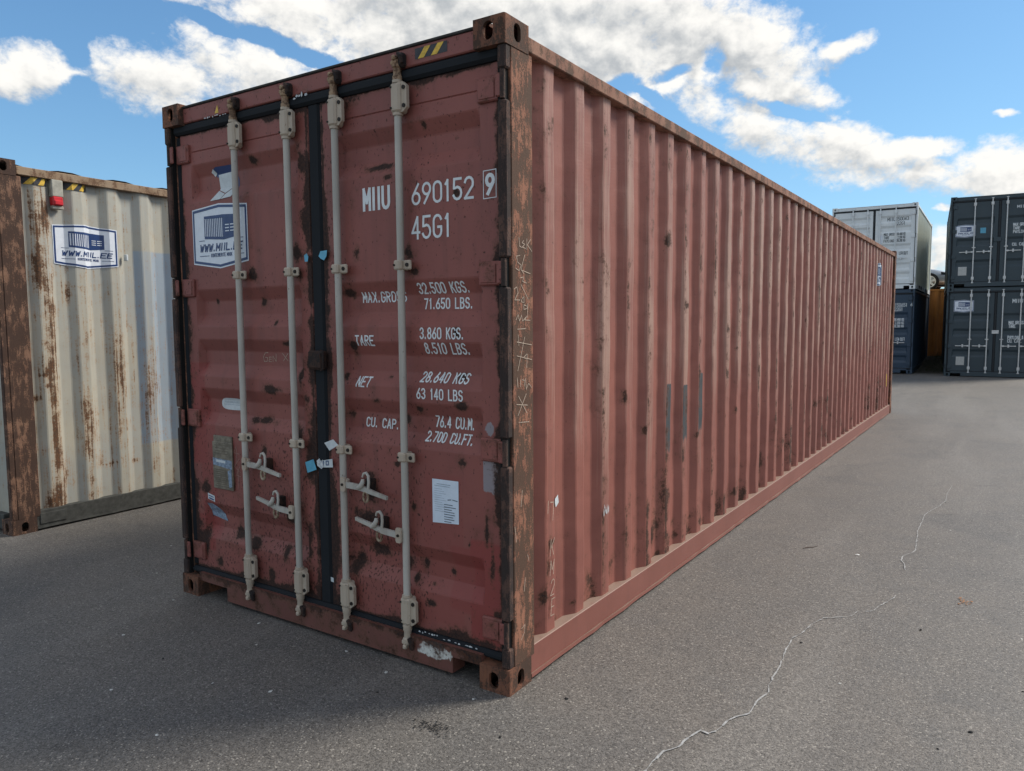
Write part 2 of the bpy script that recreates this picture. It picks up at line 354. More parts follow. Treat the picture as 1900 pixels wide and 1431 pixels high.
# ------------------------------------------------------------------ stroke lettering
def arc(cx, cy, rx, ry, a0, a1, n=6):
    return [(cx + rx * math.cos(R(a0 + (a1 - a0) * i / n)), cy + ry * math.sin(R(a0 + (a1 - a0) * i / n))) for i in range(n + 1)]
r_ = .5; t_ = .24
TOPARC = arc(.5, 1 - t_, .5, t_, 180, 0); BOTARC = arc(.5, t_, .5, t_, 0, -180)
GL = {
 '0': [arc(.5, .76, .5, .24, 0, 180) + arc(.5, .24, .5, .24, 180, 360) + [(1, .76)]],
 '1': [[(.2, .82), (.55, 1), (.55, 0)]],
 '2': [arc(.5, .74, .5, .26, 170, 0) + [(.96, .58), (0, 0), (1, 0)]],
 '3': [arc(.5, .76, .47, .24, 165, -90, 8) + arc(.5, .26, .5, .26, 90, -165, 8)],
 '4': [[(.72, 0), (.72, 1), (0, .28), (1, .28)]],
 '5': [[(.95, 1), (.1, 1), (.05, .56)] + arc(.48, .30, .52, .30, 120, -160, 9)],
 '6': [[(.82, 1), (.08, .44)], arc(.5, .28, .5, .28, 150, -210, 14)],
 '7': [[(0, 1), (1, 1), (.35, 0)]],
 '8': [arc(.5, .76, .44, .24, -90, 270, 12), arc(.5, .26, .5, .26, 90, 450, 12)],
 '9': [[(.18, 0), (.92, .56)], arc(.5, .72, .5, .28, -30, 330, 14)],
 'A': [[(0, 0), (.5, 1), (1, 0)], [(.2, .32), (.8, .32)]],
 'B': [[(.5, .54), (0, .54), (0, 1), (.5, 1)] + arc(.5, .77, .42, .23, 90, -90)[1:], [(0, .54), (0, 0), (.5, 0)] + arc(.5, .27, .5, .27, -90, 90)],
 'C': [arc(.5, .74, .5, .26, 15, 180) + arc(.5, .26, .5, .26, 180, 345)],
 'D': [[(0, 0), (0, 1), (.45, 1)] + arc(.45, .7, .55, .3, 90, 0) + arc(.45, .3, .55, .3, 0, -90) + [(0, 0)]],
 'E': [[(1, 1), (0, 1), (0, 0), (1, 0)], [(0, .52), (.8, .52)]],
 'F': [[(1, 1), (0, 1), (0, 0)], [(0, .52), (.8, .52)]],
 'G': [arc(.5, .74, .5, .26, 15, 180) + arc(.5, .26, .5, .26, 180, 360) + [(1, .46), (.58, .46)]],
 'H': [[(0, 0), (0, 1)], [(1, 0), (1, 1)], [(0, .5), (1, .5)]],
 'I': [[(.5, 0), (.5, 1)]],
 'K': [[(0, 0), (0, 1)], [(1, 1), (0, .42)], [(.32, .6), (1, 0)]],
 'L': [[(0, 1), (0, 0), (.95, 0)]],
 'M': [[(0, 0), (0, 1), (.5, .35), (1, 1), (1, 0)]],
 'N': [[(0, 0), (0, 1), (1, 0), (1, 1)]],
 'O': [arc(.5, .76, .5, .24, 0, 180) + arc(.5, .24, .5, .24, 180, 360) + [(1, .76)]],
 'P': [[(0, 0), (0, 1), (.5, 1)] + arc(.5, .75, .5, .25, 90, -90) + [(0, .5)]],
 'R': [[(0, 0), (0, 1), (.5, 1)] + arc(.5, .76, .48, .24, 90, -90) + [(0, .52)], [(.45, .52), (1, 0)]],
 'S': [arc(.5, .76, .48, .24, 20, 270, 9) + arc(.5, .26, .5, .26, 90, -160, 9)],
 'T': [[(0, 1), (1, 1)], [(.5, 1), (.5, 0)]],
 'U': [[(0, 1), (0, .26)] + arc(.5, .26, .5, .26, 180, 360) + [(1, 1)]],
 'Ü': [[(0, .8), (0, .26)] + arc(.5, .26, .5, .26, 180, 360) + [(1, .8)], [(.2, .95), (.3, .95)], [(.7, .95), (.8, .95)]],
 'V': [[(0, 1), (.5, 0), (1, 1)]],
 'W': [[(0, 1), (.25, 0), (.5, .75), (.75, 0), (1, 1)]],
 'X': [[(0, 0), (1, 1)], [(0, 1), (1, 0)]],
 'Y': [[(0, 1), (.5, .5), (1, 1)], [(.5, .5), (.5, 0)]],
 '.': [[(.3, 0), (.3, .10)]],
 '&': [[(1, 0), (.2, .7), (.3, 1), (.6, 1), (.7, .75), (0, .25), (.3, 0), (.7, .1), (1, .45)]],
}
NARROW = {'I': .42, '1': .72, '.': .40, ' ': .75}
def ribbon(pts, sw):
    pts = [np.array(p, float) for p in pts]
    keep = [pts[0]]
    for p in pts[1:]:
        if np.hypot(*(p - keep[-1])) > 1e-5: keep.append(p)
    pts = keep; n = len(pts)
    if n < 2: return []
    closed = n > 4 and np.hypot(*(pts[0] - pts[-1])) < 1e-4
    h = sw / 2; Ls, Rs = [], []
    for i in range(n):
        d1 = pts[i] - pts[i - 1] if i > 0 else (pts[-1] - pts[-2] if closed else pts[1] - pts[0])
        d2 = pts[i + 1] - pts[i] if i < n - 1 else (pts[1] - pts[0] if closed else d1)
        d1 = d1 / np.hypot(*d1); d2 = d2 / np.hypot(*d2)
        n1 = np.array([-d1[1], d1[0]]); n2 = np.array([-d2[1], d2[0]]); mm = n1 + n2
        l = np.hypot(*mm)
        if l < .35: mm = n1; k = 1
        else: mm = mm / l; k = min(1 / max(mm @ n1, .3), 1.9)
        p = pts[i]
        if i == 0 and not closed: p = p - d2 * h * .8
        if i == n - 1 and not closed: p = p + d1 * h * .8
        Ls.append(p + mm * h * k); Rs.append(p - mm * h * k)
    return [[tuple(Ls[i]), tuple(Rs[i]), tuple(Rs[i + 1]), tuple(Ls[i + 1])] for i in range(n - 1)]
def split_sharp(pts):
    out = [[pts[0]]]
    for i in range(1, len(pts)):
        out[-1].append(pts[i])
        if i < len(pts) - 1:
            a = np.array(pts[i]) - np.array(pts[i - 1]); b = np.array(pts[i + 1]) - np.array(pts[i])
            na, nb = np.hypot(*a), np.hypot(*b)
            if na > 1e-6 and nb > 1e-6 and (a @ b) / (na * nb) < .25: out.append([pts[i]])
    return out
def text_polys(s, x, z, h, wd, sw, slant=0.0, gap=.42, chars=False):
    """list of strokes (each a list of quads) of a line fitted into width wd from x"""
    tot = sum(NARROW.get(c, 1.0) for c in s) + gap * (len(s) - 1)
    k = wd / tot; cx = x; out = []; groups = []
    for c in s:
        gw = NARROW.get(c, 1.0) * k
        for st in GL.get(c, []):
            base = [(cx + (u if c not in ('I', '.', '1') else u) * gw, z + v * h) for u, v in st]
            base = [(a + slant * (b - z), b) for a, b in base]
            for part in split_sharp(base): out.append(ribbon(part, sw))
        if chars: groups.append(out); out = []
        cx += gw + gap * k
    return groups if chars else out
def clip(poly, ax, lo, hi):
    for sgn, lim in ((1, lo), (-1, -hi)):
        o = []
        for i in range(len(poly)):
            a, b = poly[i - 1], poly[i]; fa, fb = sgn * a[ax] - lim, sgn * b[ax] - lim
            if (fa >= 0) != (fb >= 0):
                t = fa / (fa - fb); o.append((a[0] + t * (b[0] - a[0]), a[1] + t * (b[1] - a[1])))
            if fb >= 0: o.append(b)
        poly = o
        if len(poly) < 3: return []
    return poly
def drape(mb, polys, fn, ax, breaks):
    br = [-1e3] + sorted(breaks) + [1e3]
    for p in polys:
        lo_, hi_ = min(q[ax] for q in p), max(q[ax] for q in p)
        for i in range(len(br) - 1):
            if br[i] > hi_ or br[i + 1] < lo_: continue
            c = clip(p, ax, br[i], br[i + 1])
            if len(c) >= 3: mb.add([fn(*q) for q in c], [tuple(range(len(c)))])
    return mb
def decal(name, polys, mat, parent, S, off):
    """polys: convex pieces on surface S; S = (function(u,v,offset), break axis, breaks)"""
    mb = MB(); drape(mb, polys, lambda u, v: S[0](u, v, off), S[1], S[2])
    return obj(name, mb, mat, parent, fix=False)
def strokes(name, sts, mat, parent, S, off):
    mb = MB()
    for i, q in enumerate(sts): drape(mb, q, (lambda e: (lambda u, v: S[0](u, v, e)))(off + .0004 * (i % 3)), S[1], S[2])
    o = obj(name, mb, mat, parent, fix=False)
    if name not in ('letter', 'chalk_letter'): o['kind'] = 'stuff'      # print too small to pick apart
    return o

def logo_sticker(parent, S, u0, v0, wd, ht, off=.002):
    """white hexagonal sticker with a blue container drawing, web address and line of text"""
    f = lambda a, b: (u0 + a * wd, v0 + b * ht)
    hexa = lambda i: [(i / wd * .5, i / ht * .5), (.5, -.10 + i / ht * .55), (1 - i / wd * .5, i / ht * .5), (1 - i / wd * .5, 1 - i / ht * .5), (.5, 1.065 - i / ht * .55), (i / wd * .5, 1 - i / ht * .5)]
    A = hexa(0); B_ = hexa(.014); C_ = hexa(.040)
    root = decal('sticker', [[f(*p) for p in A]], 'sticker_white', parent, S, off)
    ring = [[f(*B_[i]), f(*B_[(i + 1) % 6]), f(*C_[(i + 1) % 6]), f(*C_[i])] for i in range(6)]
    dr = list(ring)
    # corrugated side of the drawn container: frame bars and slats
    x0, x1, x2 = .225, .575, .80; yb, yt, yd = .45, .86, .41
    ym = lambda x: (yt + (x - x0) / (x1 - x0) * .0, yb - (x - x0) / (x1 - x0) * .04)
    dr.append([f(x0, yt), f(x1, yt + .0), f(x1, yt - .06), f(x0, yt - .05)])
    dr.append([f(x0, yb + .05), f(x1, yd + .05), f(x1, yd), f(x0, yb)])
    for k in range(11):
        a = x0 + (x1 - x0) * k / 10.6; b = a + .016
        dr.append([f(a, ym(a)[1] + .05), f(b, ym(b)[1] + .05), f(b, yt - .055), f(a, yt - .055)])
    dr.append([f(x1, yd), f(x2, yb), f(x2, yt - .02), f(x1, yt)])
    dr.append([f(.12, .415), f(.225, .415), f(.225, .427), f(.12, .427)]); dr.append([f(.80, .415), f(.92, .415), f(.92, .427), f(.80, .427)])
    dr.append([f(.12, .135), f(.30, .135), f(.30, .147), f(.12, .147)]); dr.append([f(.76, .135), f(.93, .135), f(.93, .147), f(.76, .147)])
    decal('print', dr, 'sticker_blue', parent, S, off + .0012)
    lines = []
    for cx in (.645, .735):
        for dx in (-.014, .010): lines.append([f(cx + dx, .47), f(cx + dx + .005, .47), f(cx + dx + .005, .80), f(cx + dx, .80)])
    decal('print', lines, 'sticker_blue2', parent, S, off + .0018)
    lines = []
    for cx in (.645, .735):
        for cy in (.55, .605, .66): lines.append([f(cx - .035, cy), f(cx + .035, cy), f(cx + .035, cy + .018), f(cx - .035, cy + .018)])
    decal('print', lines, 'sticker_white', parent, S, off + .0024)
    a, b = f(.13, .225); strokes('web_address', text_polys('WWW.MIIL.EE', a, b, .12 * ht, .76 * wd, .0085 * (ht / .31), slant=.22, gap=.38), 'sticker_blue', parent, S, off + .0012)
    a, b = f(.335, .115); strokes('small_print', text_polys('KONTEINERITE MÜÜK', a, b, .058 * ht, .38 * wd, .0032 * (ht / .31), gap=.45), 'sticker_blue', parent, S, off + .0012)
    return root

# ------------------------------------------------------------------ container parts
def fit_block(name, parent, corner, s, mat, size=(.162, .178, .118)):
    """corner fitting: hollow casting with oval holes; s = inward signs"""
    mb = MB(); c = Vector(corner); ax = [Vector((s[0], 0, 0)), Vector((0, s[1], 0)), Vector((0, 0, s[2]))]
    L_ = size
    def holed(U, V, Nn, wU, wV, ce, hw, hh, th=.016):
        angs = sorted(set([k * 2 * PI / 20 for k in range(20)]))
        hole, outer = [], []
        st = hh - hw
        for a in angs:
            ca, sa = math.cos(a), math.sin(a)
            hole.append((ce[0] + hw * ca, ce[1] + hw * sa + (st if sa > 1e-6 else -st if sa < -1e-6 else 0)))
        n = len(hole)
        for (u, v) in hole:
            du, dv_ = u - ce[0], v - ce[1]
            k = min(((wU - ce[0]) if du > 0 else ce[0]) / max(abs(du), 1e-9), ((wV - ce[1]) if dv_ > 0 else ce[1]) / max(abs(dv_), 1e-9))
            outer.append((ce[0] + du * k, ce[1] + dv_ * k))
        P = lambda q, d: c + U * q[0] + V * q[1] + Nn * d
        vs = [P(q, 0) for q in outer] + [P(q, 0) for q in hole] + [P(q, th) for q in hole]
        fs = [(i, (i + 1) % n, n + (i + 1) % n, n + i) for i in range(n)] + [(n + i, n + (i + 1) % n, 2 * n + (i + 1) % n, 2 * n + i) for i in range(n)]
        mb.add(vs, fs)
        # corner triangles
        for cu, cv in ((0, 0), (wU, 0), (wU, wV), (0, wV)):
            for i in range(n):
                a, b = outer[i], outer[(i + 1) % n]
                on = lambda q: (abs(q[0] - cu) < 1e-5, abs(q[1] - cv) < 1e-5)
                A_, B2 = on(a), on(b)
                if ((A_[0] and B2[1]) or (A_[1] and B2[0])) and not (all(A_) or all(B2)):
                    mb.add([P(a, 0), P((cu, cv), 0), P(b, 0)], [(0, 1, 2)])
    holed(ax[0], ax[2], ax[1], L_[0], L_[2], (.085, .055), .026, .038)      # end face
    holed(ax[1], ax[2], ax[0], L_[1], L_[2], (.092, .055), .026, .038)      # side face
    holed(ax[0], ax[1], ax[2], L_[0], L_[1], (.085, .092), .032, .058)      # top or bottom
    q = lambda i, j, k: c + ax[0] * (L_[0] * i) + ax[1] * (L_[1] * j) + ax[2] * (L_[2] * k)
    mb.add([q(1, 0, 0), q(1, 1, 0), q(1, 1, 1), q(1, 0, 1), q(0, 1, 0), q(0, 1, 1), q(0, 0, 1)],
           [(0, 1, 2, 3), (4, 1, 2, 5), (6, 3, 2, 5)])
    o = obj(name, mb, mat, parent)
    bm = bmesh.new(); bm.from_mesh(o.data); bmesh.ops.remove_doubles(bm, verts=bm.verts, dist=1e-4)
    bmesh.ops.recalc_face_normals(bm, faces=bm.faces)
    es = [e for e in bm.edges if len(e.link_faces) == 2 and e.calc_face_angle(0) > R(60) and all(abs((v.co - c).dot(ax[0])) < 1e-4 or abs((v.co - c).dot(ax[1])) < 1e-4 or abs((v.co - c).dot(ax[2])) < 1e-4 for v in e.verts)
          and sum(abs(((e.verts[0].co + e.verts[1].co) / 2 - c).dot(a)) < 1e-4 or abs(abs(((e.verts[0].co + e.verts[1].co) / 2 - c).dot(a)) - L_[i]) < 1e-4 for i, a in enumerate(ax)) >= 2]
    bmesh.ops.bevel(bm, geom=es, offset=.010, segments=3, affect='EDGES', profile=.5)
    bm.to_mesh(o.data); bm.free()
    return o

def corr_breaks(y0, y1, first, pitch, fl=.076, sl=.062):
    """break points [(y, depth 0=outer 1=inner)] of trapezoid corrugation"""
    pts = [(y0, 1.0)]; y = first
    while y + fl + sl < y1 - .02:
        if y - sl > y0 + .005: pts.append((y - sl, 1.0))
        pts += [(y, 0.0), (y + fl, 0.0), (y + fl + sl, 1.0)]
        y += pitch
    pts.append((y1, 1.0))
    return pts
def pl(pts, x):
    return float(np.interp(x, [p[0] for p in pts], [p[1] for p in pts]))
def chamfered(pts, e=.005):
    out = [pts[0]]
    for i in range(1, len(pts) - 1):
        a, b, c = pts[i - 1], pts[i], pts[i + 1]
        if abs((b[1] - a[1]) / (b[0] - a[0]) - (c[1] - b[1]) / (c[0] - b[0])) < 1e-6: out.append(b); continue
        la, lc = b[0] - a[0], c[0] - b[0]; ea, ec = min(e, la * .4), min(e, lc * .4)
        out.append((b[0] - ea, b[1] - (b[1] - a[1]) * ea / la)); out.append((b[0] + ec, b[1] + (c[1] - b[1]) * ec / lc))
    out.append(pts[-1]); return out

XO, XI = -.022, -.063     # outer and inner plane of a right side wall
def side_wall(parent, bp, z0, z1, dz, mat, mirror=None, dent=0.0, attr_fn=None, seed=3):
    pts = chamfered(bp); ys = np.array([p[0] for p in pts]); dd = np.array([p[1] for p in pts])
    nz = max(2, int((z1 - z0) / dz) + 1); zs = np.linspace(z0, z1, nz)
    Y, Z = np.meshgrid(ys, zs, indexing='ij'); D = np.repeat(dd[:, None], nz, 1)
    X = XO + (XI - XO) * D
    if dent > 0:
        k = sst(z0, z0 + .12, Z) * (1 - sst(z1 - .12, z1, Z))
        X = X + dent * k * (fbm(Y * 5, Z * 4, seed) - .5) * 2
        Y = Y + dent * .8 * k * (fbm(Y * 3 + 9, Z * 5, seed + 5) - .5) * 2
    if mirror is not None: X = -mirror - X
    n = len(ys)
    vs = np.stack([X, Y, Z], -1).reshape(-1, 3).tolist()
    fs = [(i * nz + j, (i + 1) * nz + j, (i + 1) * nz + j + 1, i * nz + j + 1) for i in range(n - 1) for j in range(nz - 1)]
    mb = MB(); mb.v = [tuple(v) for v in vs]; mb.f = fs
    at = attr_fn(np.repeat(ys[:, None], nz, 1).ravel(), Z.ravel(), D.ravel()) if attr_fn else None
    return obj('side_panel', mb, mat, parent, attrs=at, fix=False)

YD = .05                                        # depth of the door face behind the corner fittings
def door_prof(tops, H, sl=.066, inner=.082, dep=.036, groove=True):
    p = [(.12, 0.0)]
    for t in sorted(tops):
        p += [(t - 2 * sl - inner, 0.0), (t - sl - inner, dep), (t - sl, dep), (t, 0.0)]
    if groove:
        zg = H - .27
        p += [(zg - .004, 0.0), (zg - .0015, .005), (zg + .0015, .005), (zg + .004, 0.0)]
    p.append((H - .155, 0.0))
    return p
def door_leaf(parent, x0, x1, px0, px1, prof, zb, zt, mat, fine=None, attr_fn=None):
    zs = [zb] + [z for z, _ in chamfered(prof, .004) if zb < z < zt] + [zt]
    if fine: zs = sorted(set([round(z, 4) for z in zs] + [round(z, 4) for z in np.arange(zb, zt, fine)]))
    xs = [x0, x0 + .004, px0, px0 + .022, px1 - .022, px1, x1 - .004, x1]
    if fine: xs = sorted(set([round(x, 4) for x in xs] + [round(x, 4) for x in np.arange(x0, x1, fine) if min(abs(x - q) for q in xs) > .004]))
    mb = MB(); nz = len(zs); X, Z = [], []
    for x in xs:
        k = max(0, min(1, (x - px0) / .022, (px1 - x) / .022))
        edge = .006 if x in (xs[0], xs[-1]) else 0
        for z in zs:
            dpt = pl(prof, z) * k
            mb.v.append((x, YD + dpt + edge, z)); X.append(x); Z.append(z)
    mb.f = [(i * nz + j, (i + 1) * nz + j, (i + 1) * nz + j + 1, i * nz + j + 1) for i in range(len(xs) - 1) for j in range(nz - 1)]
    at = attr_fn(np.array(X), np.array(Z)) if attr_fn else None
    # closed rim so that the leaf has thickness
    b0 = len(mb.v)
    rim = [i * nz for i in range(len(xs))] + [(len(xs) - 1) * nz + j for j in range(1, nz)] + [i * nz + nz - 1 for i in range(len(xs) - 2, -1, -1)] + [j for j in range(nz - 2, 0, -1)]
    for i in rim: v = mb.v[i]; mb.v.append((v[0], YD + .045, v[2]))
    for k in range(len(rim)): k2 = (k + 1) % len(rim); mb.f.append((rim[k], rim[k2], b0 + k2, b0 + k))
    if at:
        for kk in at: at[kk] = np.concatenate([at[kk], np.zeros(len(rim))])
    return obj('door', mb, mat, parent, attrs=at, fix=False)

def hinge(parent, x, z, sgn, mat, hh=.055, hi=True):
    """hinge blade welded to the door, its barrel in a slot of the post; sgn = +1 on the right side"""
    mb = MB()
    a, b = (x - .105 * sgn, x + .010 * sgn)
    mb.box(a, b, YD - .018, YD + .004, z - hh, z + hh, .006)
    mb.box(a + .012 * sgn, b - .02 * sgn, YD - .022, YD - .017, z - hh + .012, z + hh - .012, .002)
    if hi: mb.box(b - .002 * sgn, x + .040 * sgn, YD - .042, YD - .030, z - hh + .004, z + hh - .004, .005)
    o = obj('hinge', mb, mat, parent)
    mp = MB(); mp.tube([(x + .045 * sgn, YD - .038, z - hh - .006), (x + .045 * sgn, YD - .038, z + hh + .006)], .012, 10)
    p = obj('pin', mp, 'postfront_rust' if hi else mat, o, 40)
    return o

def lock_bar(parent, x, H, mats, hz=None, hdir=1, hi=True, guides=(1.905, 1.008), yb=.012):
    r = .0172; ztop = H - .10
    mb = MB(); mb.tube([(x, yb, .125), (x, yb, ztop)], r, 16 if hi else 10)
    bar = obj('locking_bar', mb, mats['bar'], parent, 40)
    if hi:
        for zc in (2.655, .262):
            m = MB(); h = .066
            m.box(x - .028, x + .030, yb - .024, YD + .002, zc - h, zc + h, .010)
            prof = [(-.026, -h), (.040, -h), (.062, -h * .72), (.062, h * .72), (.040, h), (-.026, h)]
            m.prism([(x + u, zc + v_) for u, v_ in prof], lambda u, v_, d: (u, yb - .010 + d, v_), .018)
            m.tube([(x, yb, zc + h), (x, yb, zc + h + .012)], .0235, 14); m.tube([(x, yb, zc - h - .012), (x, yb, zc - h)], .0235, 14)
            br = obj('bearing_bracket', m, mats.get('bracket', mats['bar']), bar, 35)
            for dx, dz_, rr in ((.046, .040, .0095), (.046, -.040, .0095), (-.019, .046, .005), (-.019, -.046, .005)):
                mbt = MB(); yy = yb - .010 if dx > 0 else yb - .024
                mbt.tube([(x + dx, yy - .005, zc + dz_), (x + dx, yy + .004, zc + dz_)], rr, 8)
                obj('bolt', mbt, 'bolt', br, 40)
        for zc in guides:
            m = MB(); m.box(x - .028, x + .020, yb - .024, YD + .002, zc - .023, zc + .023, .007); m.box(x - .005, x + .062, yb - .006, yb + .010, zc - .022, zc + .022, .005)
            br = obj('guide_bracket', m, mats.get('bracket', mats['bar']), bar)
            for dx, rr, yy in ((.044, .0095, yb - .006), (-.019, .005, yb - .024)):
                mbt = MB(); mbt.tube([(x + dx, yy - .005, zc), (x + dx, yy + .004, zc)], rr, 8); obj('bolt', mbt, 'bolt', br, 40)
        for zt_, s in ((H - .165, 1), (.185, -1)):
            m = MB()
            m.tube([(x, yb, zt_), (x, yb, zt_ + s * .020), (x, yb, zt_ + s * .026), (x, yb, zt_ + s * .055), (x, yb, zt_ + s * .060), (x, yb, zt_ + s * .075)], [.0215, .0215, .018, .018, .024, .024], 14)
            m.box(x - .030, x + .018, yb - .018, yb + .014, zt_ + s * .068, zt_ + s * .092, .007)
            m.box(x - .018, x + .004, yb - .024, yb + .022, zt_ + s * .088, zt_ + s * .112, .006)
            obj('cam_end', m, 'cam_rust' if s > 0 else mats.get('bracket', mats['bar']), bar, 40)
            k = MB(); zk = zt_ + s * .086
            k.box(x + .010, x + .042, yb - .014, .04, zk - .030, zk + .034, .010)
            k.box(x - .030, x + .040, yb + .014, .045, zk - .028, zk + .030, .008)
            k.tube([(x + .016, yb - .012, zk + .03), (x + .036, yb - .016, zk + .012), (x + .040, yb - .012, zk - .016)], [.009, .012, .008], 8)
            obj('cam_keeper', k, 'dark_rust', bar, 40)
    else:
        m = MB()
        for zc in (H - .235, .255): m.box(x - .035, x + .035, yb - .020, YD + .002, zc - .045, zc + .045, .006)
        for zc in (H - .085, .125): m.box(x - .030, x + .030, yb - .015, yb + .02, zc - .012, zc + .012, .004)
        obj('bearing_bracket', m, mats['bar'], bar)
        m = MB(); m.box(x - .045, x + .045, yb - .018, YD + .002, guides[0] - .014, guides[0] + .014, .004); obj('guide_bracket', m, mats['bar'], bar)
    if hz is not None:
        d = hdir; m = MB()
        if hi:
            m.prism([(x + d * (.002 + u * .034) + d * .004, hz - .036 + v_ * .072) for u, v_ in ((.15, 0), (.85, 0), (1, .12), (1, .88), (.85, 1), (.15, 1), (0, .85), (0, .15))], lambda u, v_, q: (u, yb - .030 + q, v_), .012)
            m.box(x + d * .010, x + d * .045, yb - .022, yb + .004, hz - .022, hz + .028, .006)
            hub = obj('handle_hub', m, mats.get('bracket', mats['bar']), bar)
            mbt = MB(); mbt.tube([(x + d * .023, yb - .036, hz), (x + d * .023, yb - .026, hz)], .007, 8); obj('bolt', mbt, 'bolt', bar, 40)
            m = MB(); dz_ = -.036 if d > 0 else .040
            pts = [(x + d * .040, hz - .001), (x + d * .13, hz + .10 * dz_), (x + d * .175, hz + .30 * dz_), (x + d * .21, hz + .52 * dz_), (x + d * .315, hz + dz_)]
            th = [.0145, .0140, .0125, .0105, .0085]
            for i in range(4):
                a, b = pts[i], pts[i + 1]
                m.prism([(a[0], a[1] - th[i]), (b[0], b[1] - th[i + 1]), (b[0], b[1] + th[i + 1]), (a[0], a[1] + th[i])], lambda u, v_, q: (u, yb - .024 + q, v_), .014)
            obj('handle', m, mats['bar'], bar)
            m = MB(); cx, cz = x + d * .165, hz + .30 * dz_
            # hook of the catch: rises from the handle and curls back over it
            hook = [(cx - .026 * 1, cz + .006), (cx - .016, cz + .022), (cx - .008, cz + .040)] 
            m.tube([(cx - .034, yb - .030, cz + .006), (cx - .012, yb - .032, cz + .018), (cx + .000, yb - .030, cz + .038), (cx - .002, yb - .026, cz + .052)], [.011, .013, .011, .008], 8)
            m.tube([(cx - .014, yb - .016, cz + .060), (cx - .006, yb - .016, cz + .078), (cx + .012, yb - .016, cz + .084), (cx + .026, yb - .016, cz + .070), (cx + .030, yb - .018, cz + .040), (cx + .028, yb - .020, cz + .010), (cx + .026, yb - .020, cz - .012)], [.005, .0065, .0072, .0072, .0072, .0072, .005], 8)
            ct = obj('handle_catch', m, mats['bar'], bar, 50)
            kb = MB(); kb.box(cx - .014, cx + .026, yb - .002, YD + .002, cz - .022, cz + .050, .005); obj('catch_base', kb, 'dark_rust', bar)
            m = MB(); ring = [(cx + .008 + .016 * math.cos(a), yb - .018, cz - .036 + .026 * math.sin(a)) for a in [2 * PI * k / 12 for k in range(13)]]
            m.tube(ring, .0065, 8, cap=False); obj('seal_loop', m, 'bar_rusty', bar, 60)
        else:
            m.box(x, x + d * .36, yb - .028, yb - .012, hz - .012, hz + .012, .003)
            m.box(x + d * .005, x + d * .07, yb - .032, yb - .004, hz - .022, hz + .022, .004)
            obj('handle', m, mats['bar'], bar)
            m = MB(); m.box(x + d * .155, x + d * .195, yb - .036, YD, hz - .045, hz + .045, .006); obj('handle_catch', m, mats['bar'], bar)
    return bar

rusty('cam_rust', (.36, .26, .17), (.22, .13, .08), (.06, .035, .022), k=.48, stretch=(30, 30, 30))
rusty('bar_rusty', (.36, .30, .22), (.26, .19, .13), (.10, .06, .04), k=.45, stretch=(40, 40, 40))

